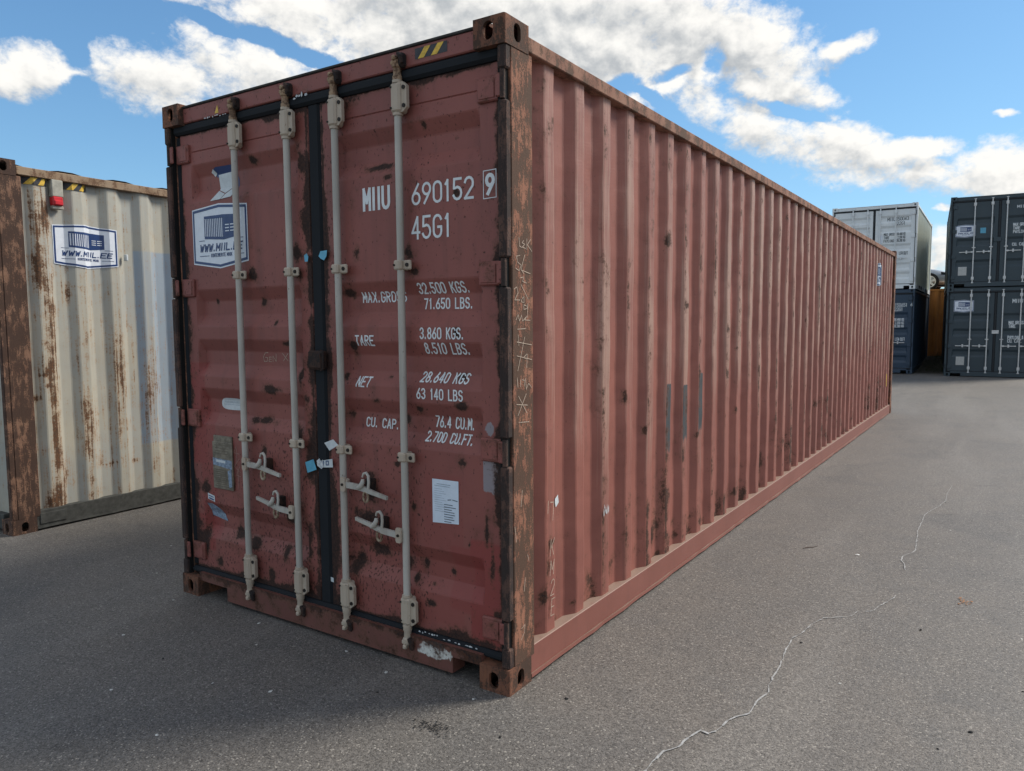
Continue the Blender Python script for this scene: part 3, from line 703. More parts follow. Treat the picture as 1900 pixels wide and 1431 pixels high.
def build_container(name, label, loc, rz, L, W, H, m, group=None, first=.346, pitch=.287, hi=False, tops=None, dz=.5, dent=0.0, side_attr=None, door_attr=None, doors=True, handle=None, cat='container'):
    t = thing(name, label, cat, loc, rz, group)
    t['L'] = L
    # fittings
    for ix, x in enumerate((-W, 0)):
        for iy, y in enumerate((0, L)):
            for iz, z in enumerate((0, H)):
                fit_block('corner_fitting', t, (x + (-.003 if ix == 0 else .003), y + (-.003 if iy == 0 else .003), z), (1 if ix == 0 else -1, 1 if iy == 0 else -1, 1 if iz == 0 else -1), m['fitting'])
    zp0, zp1 = .116, H - .116
    HZ = (H - .276, H - 1.046, H - 1.816, .27) if hi else (H - .30, H * .62, H * .34, .28)
    for sg, xo in ((1, 0.0), (-1, -W)):
        a = lambda q: xo - sg * q
        mb = MB(); mb.box(a(0), a(.055), .044, .207, zp0, zp1, .004)
        post = obj('corner_post', mb, m['post'], t)
        if doors:
            mb = MB(); cuts = [zp0] + sum([[h - .062, h + .062] for h in sorted(HZ)], []) + [zp1]
            for i in range(0, len(cuts), 2): mb.box(a(.001), a(.044), .004, .0455, cuts[i], cuts[i + 1], .007)
            obj('post_flange', mb, m['postfront'], post)
            mb = MB(); mb.box(a(.014), a(.05), .020, .0430, zp0, zp1); obj('slot_shade', mb, 'black_hole', post)  # black filler standing for the shade inside the hinge slots
        else:
            mb = MB(); mb.box(a(.001), a(.05), .003, .0445, zp0, zp1, .006); obj('post_flange', mb, m['post'], post)
        mb = MB(); mb.box(a(0), a(.05), L - .16, L - .003, zp0, zp1, .004); obj('corner_post', mb, m['post'], t)
        mb = MB(); mb.box(a(0), a(.08), .176, L - .176, H - .104, H - .040, .004); obj('top_rail', mb, m['toprail'], t)
        mb = MB(); mb.box(a(.004), a(.080), .176, L - .176, .030, .160, .003)
        rail = obj('bottom_rail', mb, m['rail'], t)
        lp = MB(); yy = np.arange(.177, L - .176, .12); rl = random.Random(int(L * 10) + sg)
        for y in yy:
            o1, o2 = rl.uniform(-.003, .004), rl.uniform(-.004, .003)
            lp.v += [(a(-.006 + o1), y, .016 + o2), (a(.012), y, .014 + o2), (a(.012), y, .030), (a(-.004 + o1), y, .034 + o2)]
        lp.f = [(4 * i + j, 4 * i + (j + 1) % 4, 4 * i + 4 + (j + 1) % 4, 4 * i + 4 + j) for i in range(len(yy) - 1) for j in range(4)]
        obj('rail_lip', lp, m['rail'], rail)
    # walls
    bp = corr_breaks(.205, L - .155, first, pitch)
    side_wall(t, bp, .158, H - .098, dz, m['side'], None, dent, side_attr)
    side_wall(t, bp, .158, H - .098, .6, m['side'], W)
    mb = MB(); bx_ = corr_breaks(-W + .05, -.05, -W + .16, .26, .1, .06); pts = chamfered(bx_)
    ends = [(x, L - .02 - .04 * d) for x, d in pts]
    mb.v = [(x, y, z) for x, y in ends for z in (.13, H - .09)]
    mb.f = [(2 * i, 2 * i + 2, 2 * i + 3, 2 * i + 1) for i in range(len(ends) - 1)]
    obj('end_panel', mb, m['side'], t, fix=False)
    for za, zc in ((H - .1, H - .03), (.03, .15)):
        mb = MB(); mb.box(-W + .05, -.05, L - .07, L - .01, za, zc, .004); obj('end_beam', mb, m['rail'], t)
    ry = np.arange(.06, L - .05, .11); mb = MB()
    for i, y in enumerate(ry):
        z = H - .022 - (.02 if i % 4 in (2, 3) else 0); mb.v += [(-W + .03, y, z), (-.03, y, z)]
    mb.f = [(2 * i, 2 * i + 1, 2 * i + 3, 2 * i + 2) for i in range(len(ry) - 1)]
    obj('roof_panel', mb, m['side'], t, fix=False)
    mb = MB(); mb.box(-W + .04, -.04, .09, L - .06, .05, .150); obj('floor_light_block', mb, 'black_hole', t)  # dark box added under the floor to block light
    if not doors:
        mb = MB(); ends = [(x, .02 + .04 * d) for x, d in pts]
        mb.v = [(x, y, z) for x, y in ends for z in (.13, H - .09)]; mb.f = [(2 * i, 2 * i + 2, 2 * i + 3, 2 * i + 1) for i in range(len(ends) - 1)]
        obj('end_panel', mb, m['side'], t, fix=False)
        for za, zc in ((H - .105, H - .03), (.03, .15)):
            mb = MB(); mb.box(-W + .16, -.16, .01, .07, za, zc, .004); obj('end_beam', mb, m['rail'], t)
        return t, bp, None, None
    # header, sill
    mb = MB(); zt = H - .012; zh = H - .108 if hi else H - .115
    mb.box(-W + .158, -.158, .028, .09, zh, zt - .012, .005)
    hd = obj('header', mb, m['header'], t)
    mb = MB(); mb.box(-W + .158, -.158, .022, .12, zt - .0125, zt, .003); obj('roof_edge', mb, 'roof_edge' if hi else m['header'], hd)
    mb = MB()
    xs_ = [-W + .159, -W + .425, -.325, -.159]
    out = [(xs_[0], .098), (xs_[1], .098), (xs_[1], .020), (xs_[2], .020), (xs_[2], .100), (xs_[3], .100), (xs_[3], .148), (xs_[0], .148)]
    n = len(out); yf, yk = .010, .10
    if hi:   # fine front face for the stain masks
        gx = np.unique(np.round(np.concatenate([np.arange(xs_[0], xs_[3], .02), xs_]), 4)); gz = [.02, .04, .06, .08, .098, .115, .13, .148]
        idx = {}; X_, Z_ = [], []
        for i, x in enumerate(gx):
            for j, z in enumerate(gz):
                idx[(i, j)] = len(mb.v); mb.v.append((x, yf, z)); X_.append(x); Z_.append(z)
        for i in range(len(gx) - 1):
            for j in range(len(gz) - 1):
                xm = (gx[i] + gx[i + 1]) / 2
                if gz[j] < .097 and not (xs_[1] < xm < xs_[2]): continue
                mb.f.append((idx[(i, j)], idx[(i + 1, j)], idx[(i + 1, j + 1)], idx[(i, j + 1)]))
        X_, Z_ = np.array(X_), np.array(Z_)
        at = {'rust': .10 + .5 * (1 - sst(0, .12, np.abs(X_ + .2))) + .35 * sst(.1, .15, Z_) + .18 * (fbm(X_ * 9, Z_ * 20, 4) - .4), 'patch': .95 * (1 - sst(.5, 1.3, np.hypot((X_ + .43 + .03 * (fbm(X_ * 30, Z_ * 30, 6) - .5)) / .12, (Z_ - .105 + .35 * (X_ + .43) * 0) / .042) + 1.1 * (fbm(X_ * 22, Z_ * 40, 3) - .5)))}
        k0 = len(mb.v); mb.add([(x, yf, z) for x, z in out] + [(x, yk, z) for x, z in out], [(i, (i + 1) % n, n + (i + 1) % n, n + i) for i in range(n)])
        for kk in at: at[kk] = np.concatenate([at[kk], np.full(2 * n, .1 if kk == 'rust' else 0)])
        obj('sill', mb, m['sill'], t, attrs=at, fix=False)
    else:
        mb.prism(out, lambda u, v_, d: (u, yf + d, v_), yk - yf); obj('sill', mb, m['sill'], t, fix=False)
    # door leaves
    prof = door_prof(tops, H, groove=True) if hi else door_prof(tops, H, sl=.065, inner=.10, groove=False)
    zb, zd = .168, H - .166
    xc = -W / 2 + .012
    gw = .044 if hi else .035
    d1 = door_leaf(t, -W + .084, xc - gw, -W + .180, xc - gw - .085, prof, zb, zd, m['door'], .0125 if hi else None, door_attr)
    d2 = door_leaf(t, xc + gw, -.066, xc + gw + .110, -.165, prof, zb, zd, m['door'], .0125 if hi else None, door_attr)
    gm = m['gasket']
    def strip(x0, x1, z0, z1, par, y0=YD - .010, y1=YD + .02):
        q = MB(); q.box(x0, x1, y0, y1, z0, z1, .013); q2 = obj('gasket', q, gm, par); return q2
    strip(xc - gw + .001, xc + gw - .001, zb - .01, zd + .01, d2, YD - .006)
    strip(-W + .047, -.047, zd + .002, H - .110, hd, YD - .022)
    strip(-W + .05, -.05, .128, zb - .002, d1, YD - .020)
    strip(-W + .046, -W + .083, zb, zd, d1, YD - .004); strip(-.065, -.046, zb, zd, d2, YD - .004)
    for z in HZ:
        hinge(d1, -W + .076, z, -1, m['hinge'], .052, hi); hinge(d2, -.066, z, 1, m['hinge'], .052, hi)
    return t, bp, (d1, d2), prof

# ------------------------------------------------------------------ ground
def ground():
    m, g = newmat('asphalt'); v = g.obj()
    nb = g.noise(v, .32, 5, .6); nm = g.noise(v, 2.6, 5, .6); nf = g.noise(v, 55, 5, .7)
    vo = g.node('ShaderNodeTexVoronoi', {'Vector': v, 'Scale': 165.0, 'Randomness': 1.0}); vc = g.sep(vo.outputs['Color'])[0]
    vo2 = g.node('ShaderNodeTexVoronoi', {'Vector': v, 'Scale': 340.0}); vd = g.sep(vo2.outputs['Color'])[1]
    c = g.mix(g.ss(nb, .3, .7), (.142, .129, .115), (.114, .106, .097))
    c = g.mix(g.m('MULTIPLY', g.ss(nm, .35, .7), .35), c, (.100, .098, .096))
    st = g.noise(v, .75, 6, .62, 1.2)
    c = g.mix(g.m('MULTIPLY', g.ss(st, .50, .66), .55), c, (.084, .082, .080))
    c = g.mix(g.m('MULTIPLY', g.ss(g.noise(g.scl(v, (1.6, .22, 1)), 1.0, 4, .55, .6), .46, .66), .55), c, (.164, .154, .141))
    c = g.mix(g.m('MULTIPLY', g.ss(g.noise(g.vm('ADD', v, (31.0, 7.0, 0.0)), 1.7, 5, .6, .5), .66, .76), .55), c, (.045, .042, .040))
    gr = g.m('ADD', g.m('MULTIPLY', g.m('SUBTRACT', vc, .5), .85), g.m('MULTIPLY', g.m('SUBTRACT', vd, .5), .6))
    gr = g.m('ADD', gr, g.m('MULTIPLY', g.m('SUBTRACT', nf, .5), 1.1))
    c = g.mix(1.0, c, g.comb(*[g.m('MAXIMUM', g.m('ADD', 1.0, gr), .12)] * 3), 'MULTIPLY')
    c = g.mix(g.ss(vc, .955, .985), c, (.30, .28, .25))
    c = g.mix(g.m('MULTIPLY', g.ss(g.noise(v, 26, 3, .5), .68, .75), .5), c, (.045, .045, .045))
    h = g.m('ADD', g.m('MULTIPLY', vo.outputs['Distance'], -.5), g.m('MULTIPLY', nf, .8))
    g.bsdf(color=c, rough=.66, spec=.5, normal=g.bump(h, .45, .005)); MATS['asphalt'] = m
    mb = MB(); ys = [-400, -60, -20, -8, 0, 8, 13, 15, 17, 19, 21, 23, 40, 80, 400]; xs = [-400, -80, -20, 0, 20, 80, 400]
    hz = lambda y: .05 * float(sst(12, 21, np.array(float(y))))
    for x in xs:
        for y in ys: mb.v.append((x, y, hz(y)))
    n = len(ys); mb.f = [(i * n + j, (i + 1) * n + j, (i + 1) * n + j + 1, i * n + j + 1) for i in range(len(xs) - 1) for j in range(n - 1)]
    o = obj('ground', mb, 'asphalt', None, 80, fix=False); o['kind'] = 'structure'
    o['label'] = 'weathered grey asphalt yard with pale cracks'
    return o
GROUND = ground()

# ------------------------------------------------------------------ the red container
L40, W8, HC = 12.192, 2.438, 2.896
SPOTS = [(-1.73,1.91,0.037,0.041),(-1.71,2.52,0.045,0.023),(-1.37,2.00,0.033,0.055),(-1.35,1.90,0.033,0.039),(-1.70,1.10,0.129,0.022),(-1.60,1.28,0.098,0.026),(-1.68,0.93,0.028,0.042),(-2.24,0.66,0.043,0.040),(-1.40,1.02,0.034,0.082),(-1.37,1.39,0.022,0.086),(-1.34,0.49,0.034,0.090),(-1.79,0.39,0.048,0.044),(-1.53,0.38,0.027,0.043),(-1.65,0.24,0.033,0.032),(-2.12,0.23,0.032,0.033),(-1.28,1.65,0.020,0.028),(-1.22,1.45,0.072,0.061),(-1.40,0.24,0.052,0.043),(-1.82,0.16,0.068,0.045),(-0.93,1.98,0.026,0.042),(-0.59,1.97,0.033,0.039),(-0.55,1.88,0.026,0.024),(-0.31,1.59,0.024,0.034),(-0.30,1.39,0.030,0.020),(-0.28,1.26,0.037,0.022),(-0.49,2.53,0.022,0.021),(-0.32,2.46,0.012,0.009),(-0.86,0.82,0.044,0.068),(-0.88,0.67,0.075,0.050),(-0.83,0.51,0.081,0.044),(-0.99,0.42,0.058,0.057),(-0.65,0.48,0.035,0.043),(-0.53,0.49,0.020,0.021),(-0.59,0.41,0.020,0.027),(-0.48,0.40,0.016,0.016),(-0.37,0.47,0.019,0.026),(-0.86,0.89,0.030,0.022),(-0.68,0.96,0.021,0.016),(-0.28,1.00,0.025,0.020),(-0.58,0.77,0.021,0.026),(-0.10,0.31,0.035,0.062),(-0.48,0.31,0.033,0.021),(-1.01,1.79,0.038,0.021),(-0.08,1.09,0.024,0.095),(-0.07,1.87,0.022,0.046),(-1.07,0.19,0.080,0.035),(-0.78,2.38,0.104,0.019),(-0.71,2.32,0.035,0.015),(-0.30,2.21,0.018,0.019),(-1.31,0.90,0.034,0.088),(-1.48,1.53,0.044,0.017),(-2.10,1.77,0.015,0.019),(-1.69,1.76,0.028,0.029),(-1.02,1.18,0.031,0.028),(-0.81,1.26,0.029,0.013),(-0.73,1.38,0.014,0.010),(-1.03,1.37,0.019,0.022),(-0.97,1.53,0.019,0.016),(-0.64,1.18,0.028,0.031),(-0.55,1.23,0.020,0.020),(-2.27,0.34,0.054,0.084),(-1.96,0.42,0.040,0.032),(-1.48,0.59,0.044,0.060),(-1.12,0.52,0.025,0.057),(-1.13,0.69,0.020,0.058),(-1.16,1.20,0.020,0.070),(-0.15,0.71,0.012,0.074),(-0.12,0.58,0.012,0.099),(-0.25,0.63,0.012,0.016),(-1.56,1.64,0.013,0.017),(-1.30,2.46,0.025,0.054),(-1.29,2.14,0.025,0.055)]
def red_door_attr(x, z):
    r = np.zeros_like(x)
    for sx_, sz_, a, b in SPOTS:
        r = np.maximum(r, .80 * np.exp(-(((x - sx_) / a) ** 2 + ((z - sz_) / b) ** 2)) * (.72 + .6 * fbm(x * 26, z * 18, 40)))
    edge = np.minimum.reduce([np.abs(x + 2.354), np.abs(x + 1.263), np.abs(x + 1.151), np.abs(x + .066), np.abs(z - .168), np.abs(z - 2.73)])
    r += .95 * np.exp(-(edge / (.010 + .035 * sst(.35, .75, fbm(x * 6, z * 5, 22)))) ** 2) * (.30 + .9 * fbm(x * 9, z * 9, 2))
    r += .16 * (1 - sst(.45, 1.3, z)) * sst(.35, .65, fbm(x * 3 + 4, z * 3, 9)) + .10 * np.exp(-((x + 1.2) / .25) ** 2)
    for bx in (-1.80, -1.37, -1.02, -.60):           # rust weeping beside the bars
        r += .22 * np.exp(-((x - bx - .045) / .03) ** 2) * sst(.45, .7, fbm(x * 3, z * 6, int(bx * -100)))
    spk = np.clip(.75 * (1 - sst(.5, 1.5, z)) + .55 * np.exp(-((x + 1.2) / .22) ** 2) + .4 * sst(.5, .7, fbm(x * 2.5, z * 2.5, 13)), 0, 1)
    spk = spk * (1 - .8 * sst(-.55, -.42, x) * (1 - sst(.9, 1.2, z)))
    t = np.zeros_like(x)
    for (x0, x1, z0, z1, k) in ((-.25, -.06, .16, .66, .95), (-.37, -.20, .30, .62, .6), (-.52, -.28, .22, .95, .35), (-.62, -.44, .2, .74, .2), (-2.36, -2.16, .28, .50, .9), (-2.36, -2.20, .80, 1.42, .75), (-2.28, -2.12, .36, 1.2, .55), (-1.9, -1.30, 2.12, 2.30, .12), (-.95, -.72, .45, .6, .3)):
        e = .010 + .015 * (fbm(x * 6, z * 6, 31) - .5)
        t = np.maximum(t, k * np.clip((x - x0) / e, 0, 1) * np.clip((x1 - x) / e, 0, 1) * np.clip((z - z0) / e, 0, 1) * np.clip((z1 - z) / e, 0, 1))
    p = np.maximum(.9 * (1 - sst(.8, 1.15, np.maximum(np.abs(x + .115) / .055, np.abs(z - 1.0) / .12))), .8 * (1 - sst(.7, 1.2, np.hypot((x + .13) / .025, (z - 1.17) / .035))))
    wv = .28 * sst(.5, .7, fbm(x * 2.2, z * 9, 17)) * sst(2.0, 2.35, z)
    return {'rust': r, 'tint': t, 'patch': p, 'wear_lit': wv, 'spk': spk}
def red_side_attr(y, z, d):
    outer = 1 - d
    r = .30 * sst(.62, .80, fbm(y * 9, z * 1.6, 12)) * (.4 + .6 * outer)
    r += .55 * (1 - sst(.02, .30 , z - .16)) * sst(.45, .62, fbm(y * 8 + 3, z * 3, 6)) * sst(.15, .9, d)
    r += .42 * (1 - sst(.15, .9, z - .16)) * sst(.5, .66, fbm(y * 7, z * 2.0 + 7, 21)) * sst(.8, 2.0, y)
    r += .38 * np.exp(-((y - .325) / .03) ** 2) * sst(1.4, 1.9, z) * sst(.35, .6, fbm(y * 20, z * 3, 8))
    r += .5 * np.exp(-(((y - 2.15) / .10) ** 2 + ((z - 1.05) / .16) ** 2)) + .35 * np.exp(-(((y - 6.3) / .5) ** 2 + ((z - .72) / .08) ** 2))
    # long rust stripes hugging the near edge of many outer flats
    ph = np.mod(y - .346, .287)
    r += .46 * (1 - sst(.006, .022, np.abs(ph - .004))) * sst(.42, .62, fbm(np.floor(y / .287) * 3.3, z * 2.2, 44))
    rs = np.random.RandomState(4)
    for k in range(120):                                # chips and dents along the rib edges
        i = int(rs.rand() ** 1.4 * 40); y0 = .346 + .287 * i + rs.choice([-.008, .0, .035, .074, .085, .12, -.04]); zc = .2 + 2.5 * rs.rand() ** 1.5
        a_, b_ = rs.uniform(.008, .022), rs.uniform(.010, .055)
        sel = (np.abs(y - y0) < .08) & (np.abs(z - zc) < .25)
        r[sel] = np.maximum(r[sel], rs.uniform(.40, .80) * np.exp(-(((y[sel] - y0) / a_) ** 2 + ((z[sel] - zc) / b_) ** 2)))
    p = np.zeros_like(y)
    for y0, z0, z1 in ((1.781, .80, 1.25), (2.068, .84, 1.23), (2.355, .88, 1.29)):
        p = np.maximum(p, (np.abs(y - y0 - .037) < .037) * .80 * outer * sst(z0 - .10, z0 + .10, z) * (1 - sst(z1 - .01, z1 + .01, z)))
    w_ = outer * (.45 + .35 * sst(.3, .7, fbm(np.floor((y - .2) / .287) * 1.7, z * 1.2, 3))) * (.35 + .65 * sst(.3, 1.7, z))  # weathered outer flats, lightened further to paint in the lit ribs
    w_ = w_ + .22 * (1 - outer) * (d > .99) * sst(1.0, 2.2, z)  # inner flats painted lighter towards the top
    r += .95 * ((ph > .244) & (ph < .272)) * (1 - sst(.20, .27, z)) * sst(.25, .45, fbm(np.floor(y / .287) * 2.7, z * 0 + 3.3, 8))
    return {'rust': r, 'patch': p, 'wear_lit': w_}
MAIN = dict(fitting='fitting_rust', post='post_rust', postfront='postfront_rust', toprail='toprail_rust', rail='red_rail', side='red_side', header='red_header', sill='red_sill', door='red_door', gasket='rubber_worn', hinge='red_hinge', bar='bar_paint', bracket='bracket_paint')
TOPS_MAIN = (2.553, 1.838, 1.550, 1.264, .578)
red, red_bp, red_doors, red_prof = build_container('shipping_container', 'long rusty red shipping container with closed doors facing the camera', (0, 0, 0), 0, L40, W8, HC, MAIN, hi=True, tops=TOPS_MAIN, dz=.016, dent=.0065, side_attr=red_side_attr, door_attr=red_door_attr)
for x, hz_, d in ((-1.800, .862, 1), (-1.372, .640, -1), (-1.018, .836, 1), (-.602, .632, -1)):
    lock_bar(red, x, HC, MAIN, hz_, d, True)
dl, dr_ = red_doors
prof_br = [p[0] for p in red_prof]
S_door = (lambda u, v, e: (u, YD + pl(red_prof, v) - e, v), 1, prof_br)
side_br = [p[0] for p in red_bp]
S_side = (lambda u, v, e: (XO + (XI - XO) * pl(red_bp, u) + e, u, v), 0, side_br)
S_post = (lambda u, v, e: (e, u, v), 0, [])
S_front = lambda yy: (lambda u, v, e: (u, yy - e, v), 1, [])

# lettering on the right door
for (s, x, z, h, wd, sw) in (('MIIU', -.867, 2.182, .097, .163, .0165), ('690152', -.556, 2.182, .088, .349, .0115), ('9', -.133, 2.190, .078, .036, .0165), ('45G1', -.560, 2.026, .096, .224, .0115),
        ('MAX.GROSS', -.922, 1.742, .046, .285, .0072), ('32.500 KGS.', -.549, 1.776, .045, .294, .0072), ('71.650 LBS.', -.524, 1.705, .045, .280, .0072), ('TARE', -.948, 1.531, .046, .122, .0072),
        ('3.860 KGS.', -.524, 1.567, .048, .254, .0072), ('8.510 LBS.', -.509, 1.498, .047, .256, .0072), ('NET', -.951, 1.327, .046, .088, .0072), ('28.640 KGS', -.542, 1.365, .044, .278, .0072),
        ('63 140 LBS', -.550, 1.287, .046, .270, .0072), ('CU. CAP.', -.920, 1.125, .044, .214, .0072), ('76.4 CU.M.', -.467, 1.155, .050, .225, .0072), ('2.700 CU.FT.', -.518, 1.086, .043, .275, .0072)):
    sl = .22 if s in ('NET', '28.640 KGS') else .14 if s in ('CU. CAP.', '2.700 CU.FT.') else .10 if s in ('8.510 LBS.', '76.4 CU.M.') else 0.0
    for ch in text_polys(s, x, z, h, wd, sw, sl, gap=.45 if h > .07 else .5, chars=True):
        if ch: strokes('letter', ch, 'letter_white', dr_, S_door, .0016)
strokes('check_digit_box', [ribbon([(-.150, 2.170), (-.150, 2.287), (-.083, 2.289), (-.083, 2.172), (-.150, 2.170)], .0035)], 'letter_white', dr_, S_door, .0016)
# stickers and papers on the doors
logo_sticker(dl, S_door, -2.262, 1.985, .505, .312, .0015)
decal('torn_sticker', [[(-2.084, 2.512), (-2.05, 2.524), (-1.884, 2.522), (-1.880, 2.475), (-2.06, 2.470)], [(-1.96, 2.475), (-1.880, 2.475), (-1.862, 2.44), (-1.862, 2.39), (-1.90, 2.355)]], 'sticker_blue', dl, S_door, .0015)
decal('torn_sticker', [[(-2.045, 2.482), (-1.925, 2.488), (-1.900, 2.452), (-1.905, 2.405), (-1.965, 2.372), (-2.03, 2.395)], [(-2.035, 2.392), (-1.968, 2.368), (-1.99, 2.338), (-2.08, 2.335)], [(-1.962, 2.366), (-1.905, 2.400), (-1.875, 2.372), (-1.90, 2.345), (-1.985, 2.338)], [(-2.10, 2.500), (-2.075, 2.516), (-2.055, 2.492), (-2.075, 2.474)]], 'tape_white', dl, S_door, .0035)
ov = [(-1.994 + .106 * (abs(math.cos(a)) ** .55) * (1 if math.cos(a) > 0 else -1), 1.176 + .035 * (abs(math.sin(a)) ** .7) * (1 if math.sin(a) > 0 else -1)) for a in [2 * PI * k / 24 for k in range(24)]]
decal('oval_label', [ov], 'tape_white', dl, S_door, .0015)
strokes('faded_print', [ribbon([(-2.07 + .014 * k, 1.182), (-2.066 + .014 * k, 1.196), (-2.062 + .014 * k, 1.182)], .0022) for k in range(11)] + [ribbon([(-2.08, 1.172), (-1.91, 1.172)], .0018)], 'paper_print', dl, S_door, .0022)
# data plate (real plate with bent corner)
mb = MB(); mb.box(-2.142, -1.956, YD - .014, YD - .008, .676, .955, .003); mb.box(-2.135, -1.962, YD - .009, YD + .001, .684, .99, .002)
pt = obj('data_plate', mb, 'plate_metal', dl)
S_pl = S_front(YD - .014)
decal('plate_band', [[(-2.138, .858), (-1.960, .852), (-1.960, .80), (-2.138, .816)]], 'plate_blue', pt, S_pl, .001)
decal('plate_band', [[(-2.105, .850), (-2.02, .847), (-2.02, .832), (-2.105, .835)]], 'tape_white', pt, S_pl, .002)
strokes('plate_print', [ribbon([(-2.125 + random.uniform(0, .02), z), (-1.985 - random.uniform(0, .03), z)], .0035) for z in (.935, .918, .902, .886, .79, .778, .766, .754, .742, .73, .718, .706, .694)], 'plate_print', pt, S_pl, .001)
decal('plate_smear', [[(-2.0, .79), (-1.965, .80), (-1.962, .70), (-1.99, .69)]], 'plate_blue', pt, S_pl, .002)
decal('small_label', [[(-2.222, .634), (-2.156, .622), (-2.154, .585), (-2.220, .598)]], 'tape_white', dl, S_door, .0015)
strokes('label_print', [ribbon([(-2.212, .620), (-2.168, .612)], .006), ribbon([(-2.205, .604), (-2.166, .597)], .009)], 'sticker_blue2', dl, S_door, .0022)
decal('round_label', [[(-2.312 + .026 * math.cos(a), .545 + .033 * math.sin(a)) for a in [2 * PI * k / 18 for k in range(18)]]], 'tape_white', dl, S_door, .0015)
strokes('label_print', [ribbon([(-2.325, .552), (-2.299, .550)], .006), ribbon([(-2.325, .536), (-2.299, .534)], .008)], 'sticker_blue2', dl, S_door, .0022)
decal('sticker_residue', [[(-2.259, .568), (-2.185, .572), (-2.13, .545), (-2.085, .470), (-2.232, .491)]], 'flake_grey' if 'flake_grey' in MATS else 'plate_blue', dl, S_door, .0015)
ps = decal('paper_notice', [[(-.464, .914), (-.308, .916), (-.308, .716), (-.464, .706)]], 'paper', dr_, S_door, .002)
strokes('notice_print', [ribbon([(-.435, .893), (-.355, .893)], .003), ribbon([(-.45, .884), (-.36, .884)], .0025)] + [ribbon([(-.45, .87 - .0105 * k), (-.405 + .012 * (k % 3), .87 - .0105 * k)], .0016) for k in range(11)], 'paper_print', dr_, S_door, .0032)
strokes('notice_print', [ribbon([(-.392, .800 - .0115 * k), (-.345 + random.uniform(-.01, .026), .800 - .0115 * k)], .0036) for k in range(8)] + [ribbon([(-.37, .823), (-.352, .826)], .004), ribbon([(-.342, .826), (-.315, .823)], .004)], 'paper_ink', dr_, S_door, .0032)
S_g = S_front(YD - .016)
decal('tape', [[(-1.328, .908), (-1.262, .930), (-1.240, .878), (-1.311, .853)]], 'sticker_cyan', dl, S_g, .001)
decal('tape', [[(-1.214, .926), (-1.119, .946), (-1.116, .902), (-1.214, .892)]], 'tape_white', dr_, S_g, .001)
strokes('tape_print', [ribbon([(-1.20, .905), (-1.20, .925), (-1.185, .927), (-1.185, .907)], .005), ribbon([(-1.165, .91), (-1.165, .93), (-1.148, .932), (-1.148, .912), (-1.165, .91)], .005)], 'sticker_blue2', dr_, S_g, .002)
decal('tape_crumple', [[(-1.235, .925), (-1.215, .94), (-1.20, .922), (-1.19, .938), (-1.185, .90), (-1.20, .885), (-1.232, .90)]], 'flake_white', dr_, S_g, .003)
decal('tape', [[(-1.288, 1.988), (-1.268, 1.997), (-1.256, 1.980), (-1.262, 1.955), (-1.284, 1.955)]], 'sticker_cyan', dl, S_g, .001)
decal('tape', [[(-1.18, 1.978), (-1.165, 2.002), (-1.117, 2.004), (-1.122, 1.975), (-1.140, 1.955), (-1.165, 1.965)]], 'sticker_cyan', dr_, S_g, .001)
decal('small_tag', [[(-1.182, .312), (-1.152, .308), (-1.150, .284), (-1.180, .288)]], 'tape_white', dr_, S_door, .0015)
mb = MB(); mb.prism([(-1.108, 1.038), (-1.058, 1.058), (-1.030, 1.030), (-1.080, 1.000)], lambda u, v, d: (u, -.012 + d + (u + 1.05) * .25, v), .002)
obj('seal_tag', mb, 'tape_white', dr_, fix=False)
# lock box over the seam
mb = MB(); mb.box(-1.262, -1.146, YD - .038, YD - .006, 1.402, 1.500, .008); mb.box(-1.250, -1.158, YD - .044, YD - .036, 1.412, 1.488, .004)
lb = obj('lock_box', mb, 'dark_rust', dr_)
q = MB(); q.tube([(-1.15, YD - .05, 1.40), (-1.13, YD - .05, 1.41), (-1.13, YD - .05, 1.50), (-1.15, YD - .05, 1.505)], .004, 6); obj('wire', q, 'dark_rust', lb, 60)
# hazard stripes on the header
S_h = S_front(.028)
decal('hazard_plate', [[(-.507, 2.812), (-.507, 2.858), (-.322, 2.858), (-.322, 2.812)]], 'hazard_black', red, S_h, .001)
decal('hazard_stripe', [[(-.49, 2.812), (-.45, 2.858), (-.415, 2.858), (-.455, 2.812)], [(-.415, 2.812), (-.375, 2.858), (-.34, 2.858), (-.38, 2.812)]], 'hazard_yellow', red, S_h, .0018)
decal('hazard_stripe', [[(-1.98, 2.80), (-1.955, 2.845), (-1.945, 2.80)]], 'hazard_yellow', red, S_h, .001)
# flakes of old sealant
def flakes(name, x0, x1, z, hgt, S, mat, par, off, seed, n=9):
    rnd = random.Random(seed); ps_ = []
    for k in range(n):
        a = x0 + (x1 - x0) * (k + rnd.random() * .5) / n; l = (x1 - x0) / n * rnd.uniform(.4, 1.0); zz = z + rnd.uniform(-.3, .3) * hgt; hh = hgt * rnd.uniform(.3, 1)
        ps_.append([(a, zz), (a + l * .3, zz - hh * .4), (a + l, zz - hh * .2), (a + l * .9, zz + hh * .3), (a + l * .4, zz + hh * .6)])
    decal(name, ps_, mat, par, S, off)['kind'] = 'stuff'
flakes('sealant_flakes', -2.07, -1.86, 2.782, .014, S_front(YD - .024), 'flake_white', red, .008, 1)
flakes('sealant_flakes', -1.33, -1.20, 2.776, .028, S_front(YD - .024), 'flake_white', red, .008, 2, 6)
flakes('sealant_flakes', -.55, -.42, .166, .012, S_front(YD - .020), 'flake_white', red, .002, 3, 7)
flakes('sealant_flakes', -.40, -.19, .160, .010, S_front(YD - .020), 'flake_white', red, .002, 4, 7)
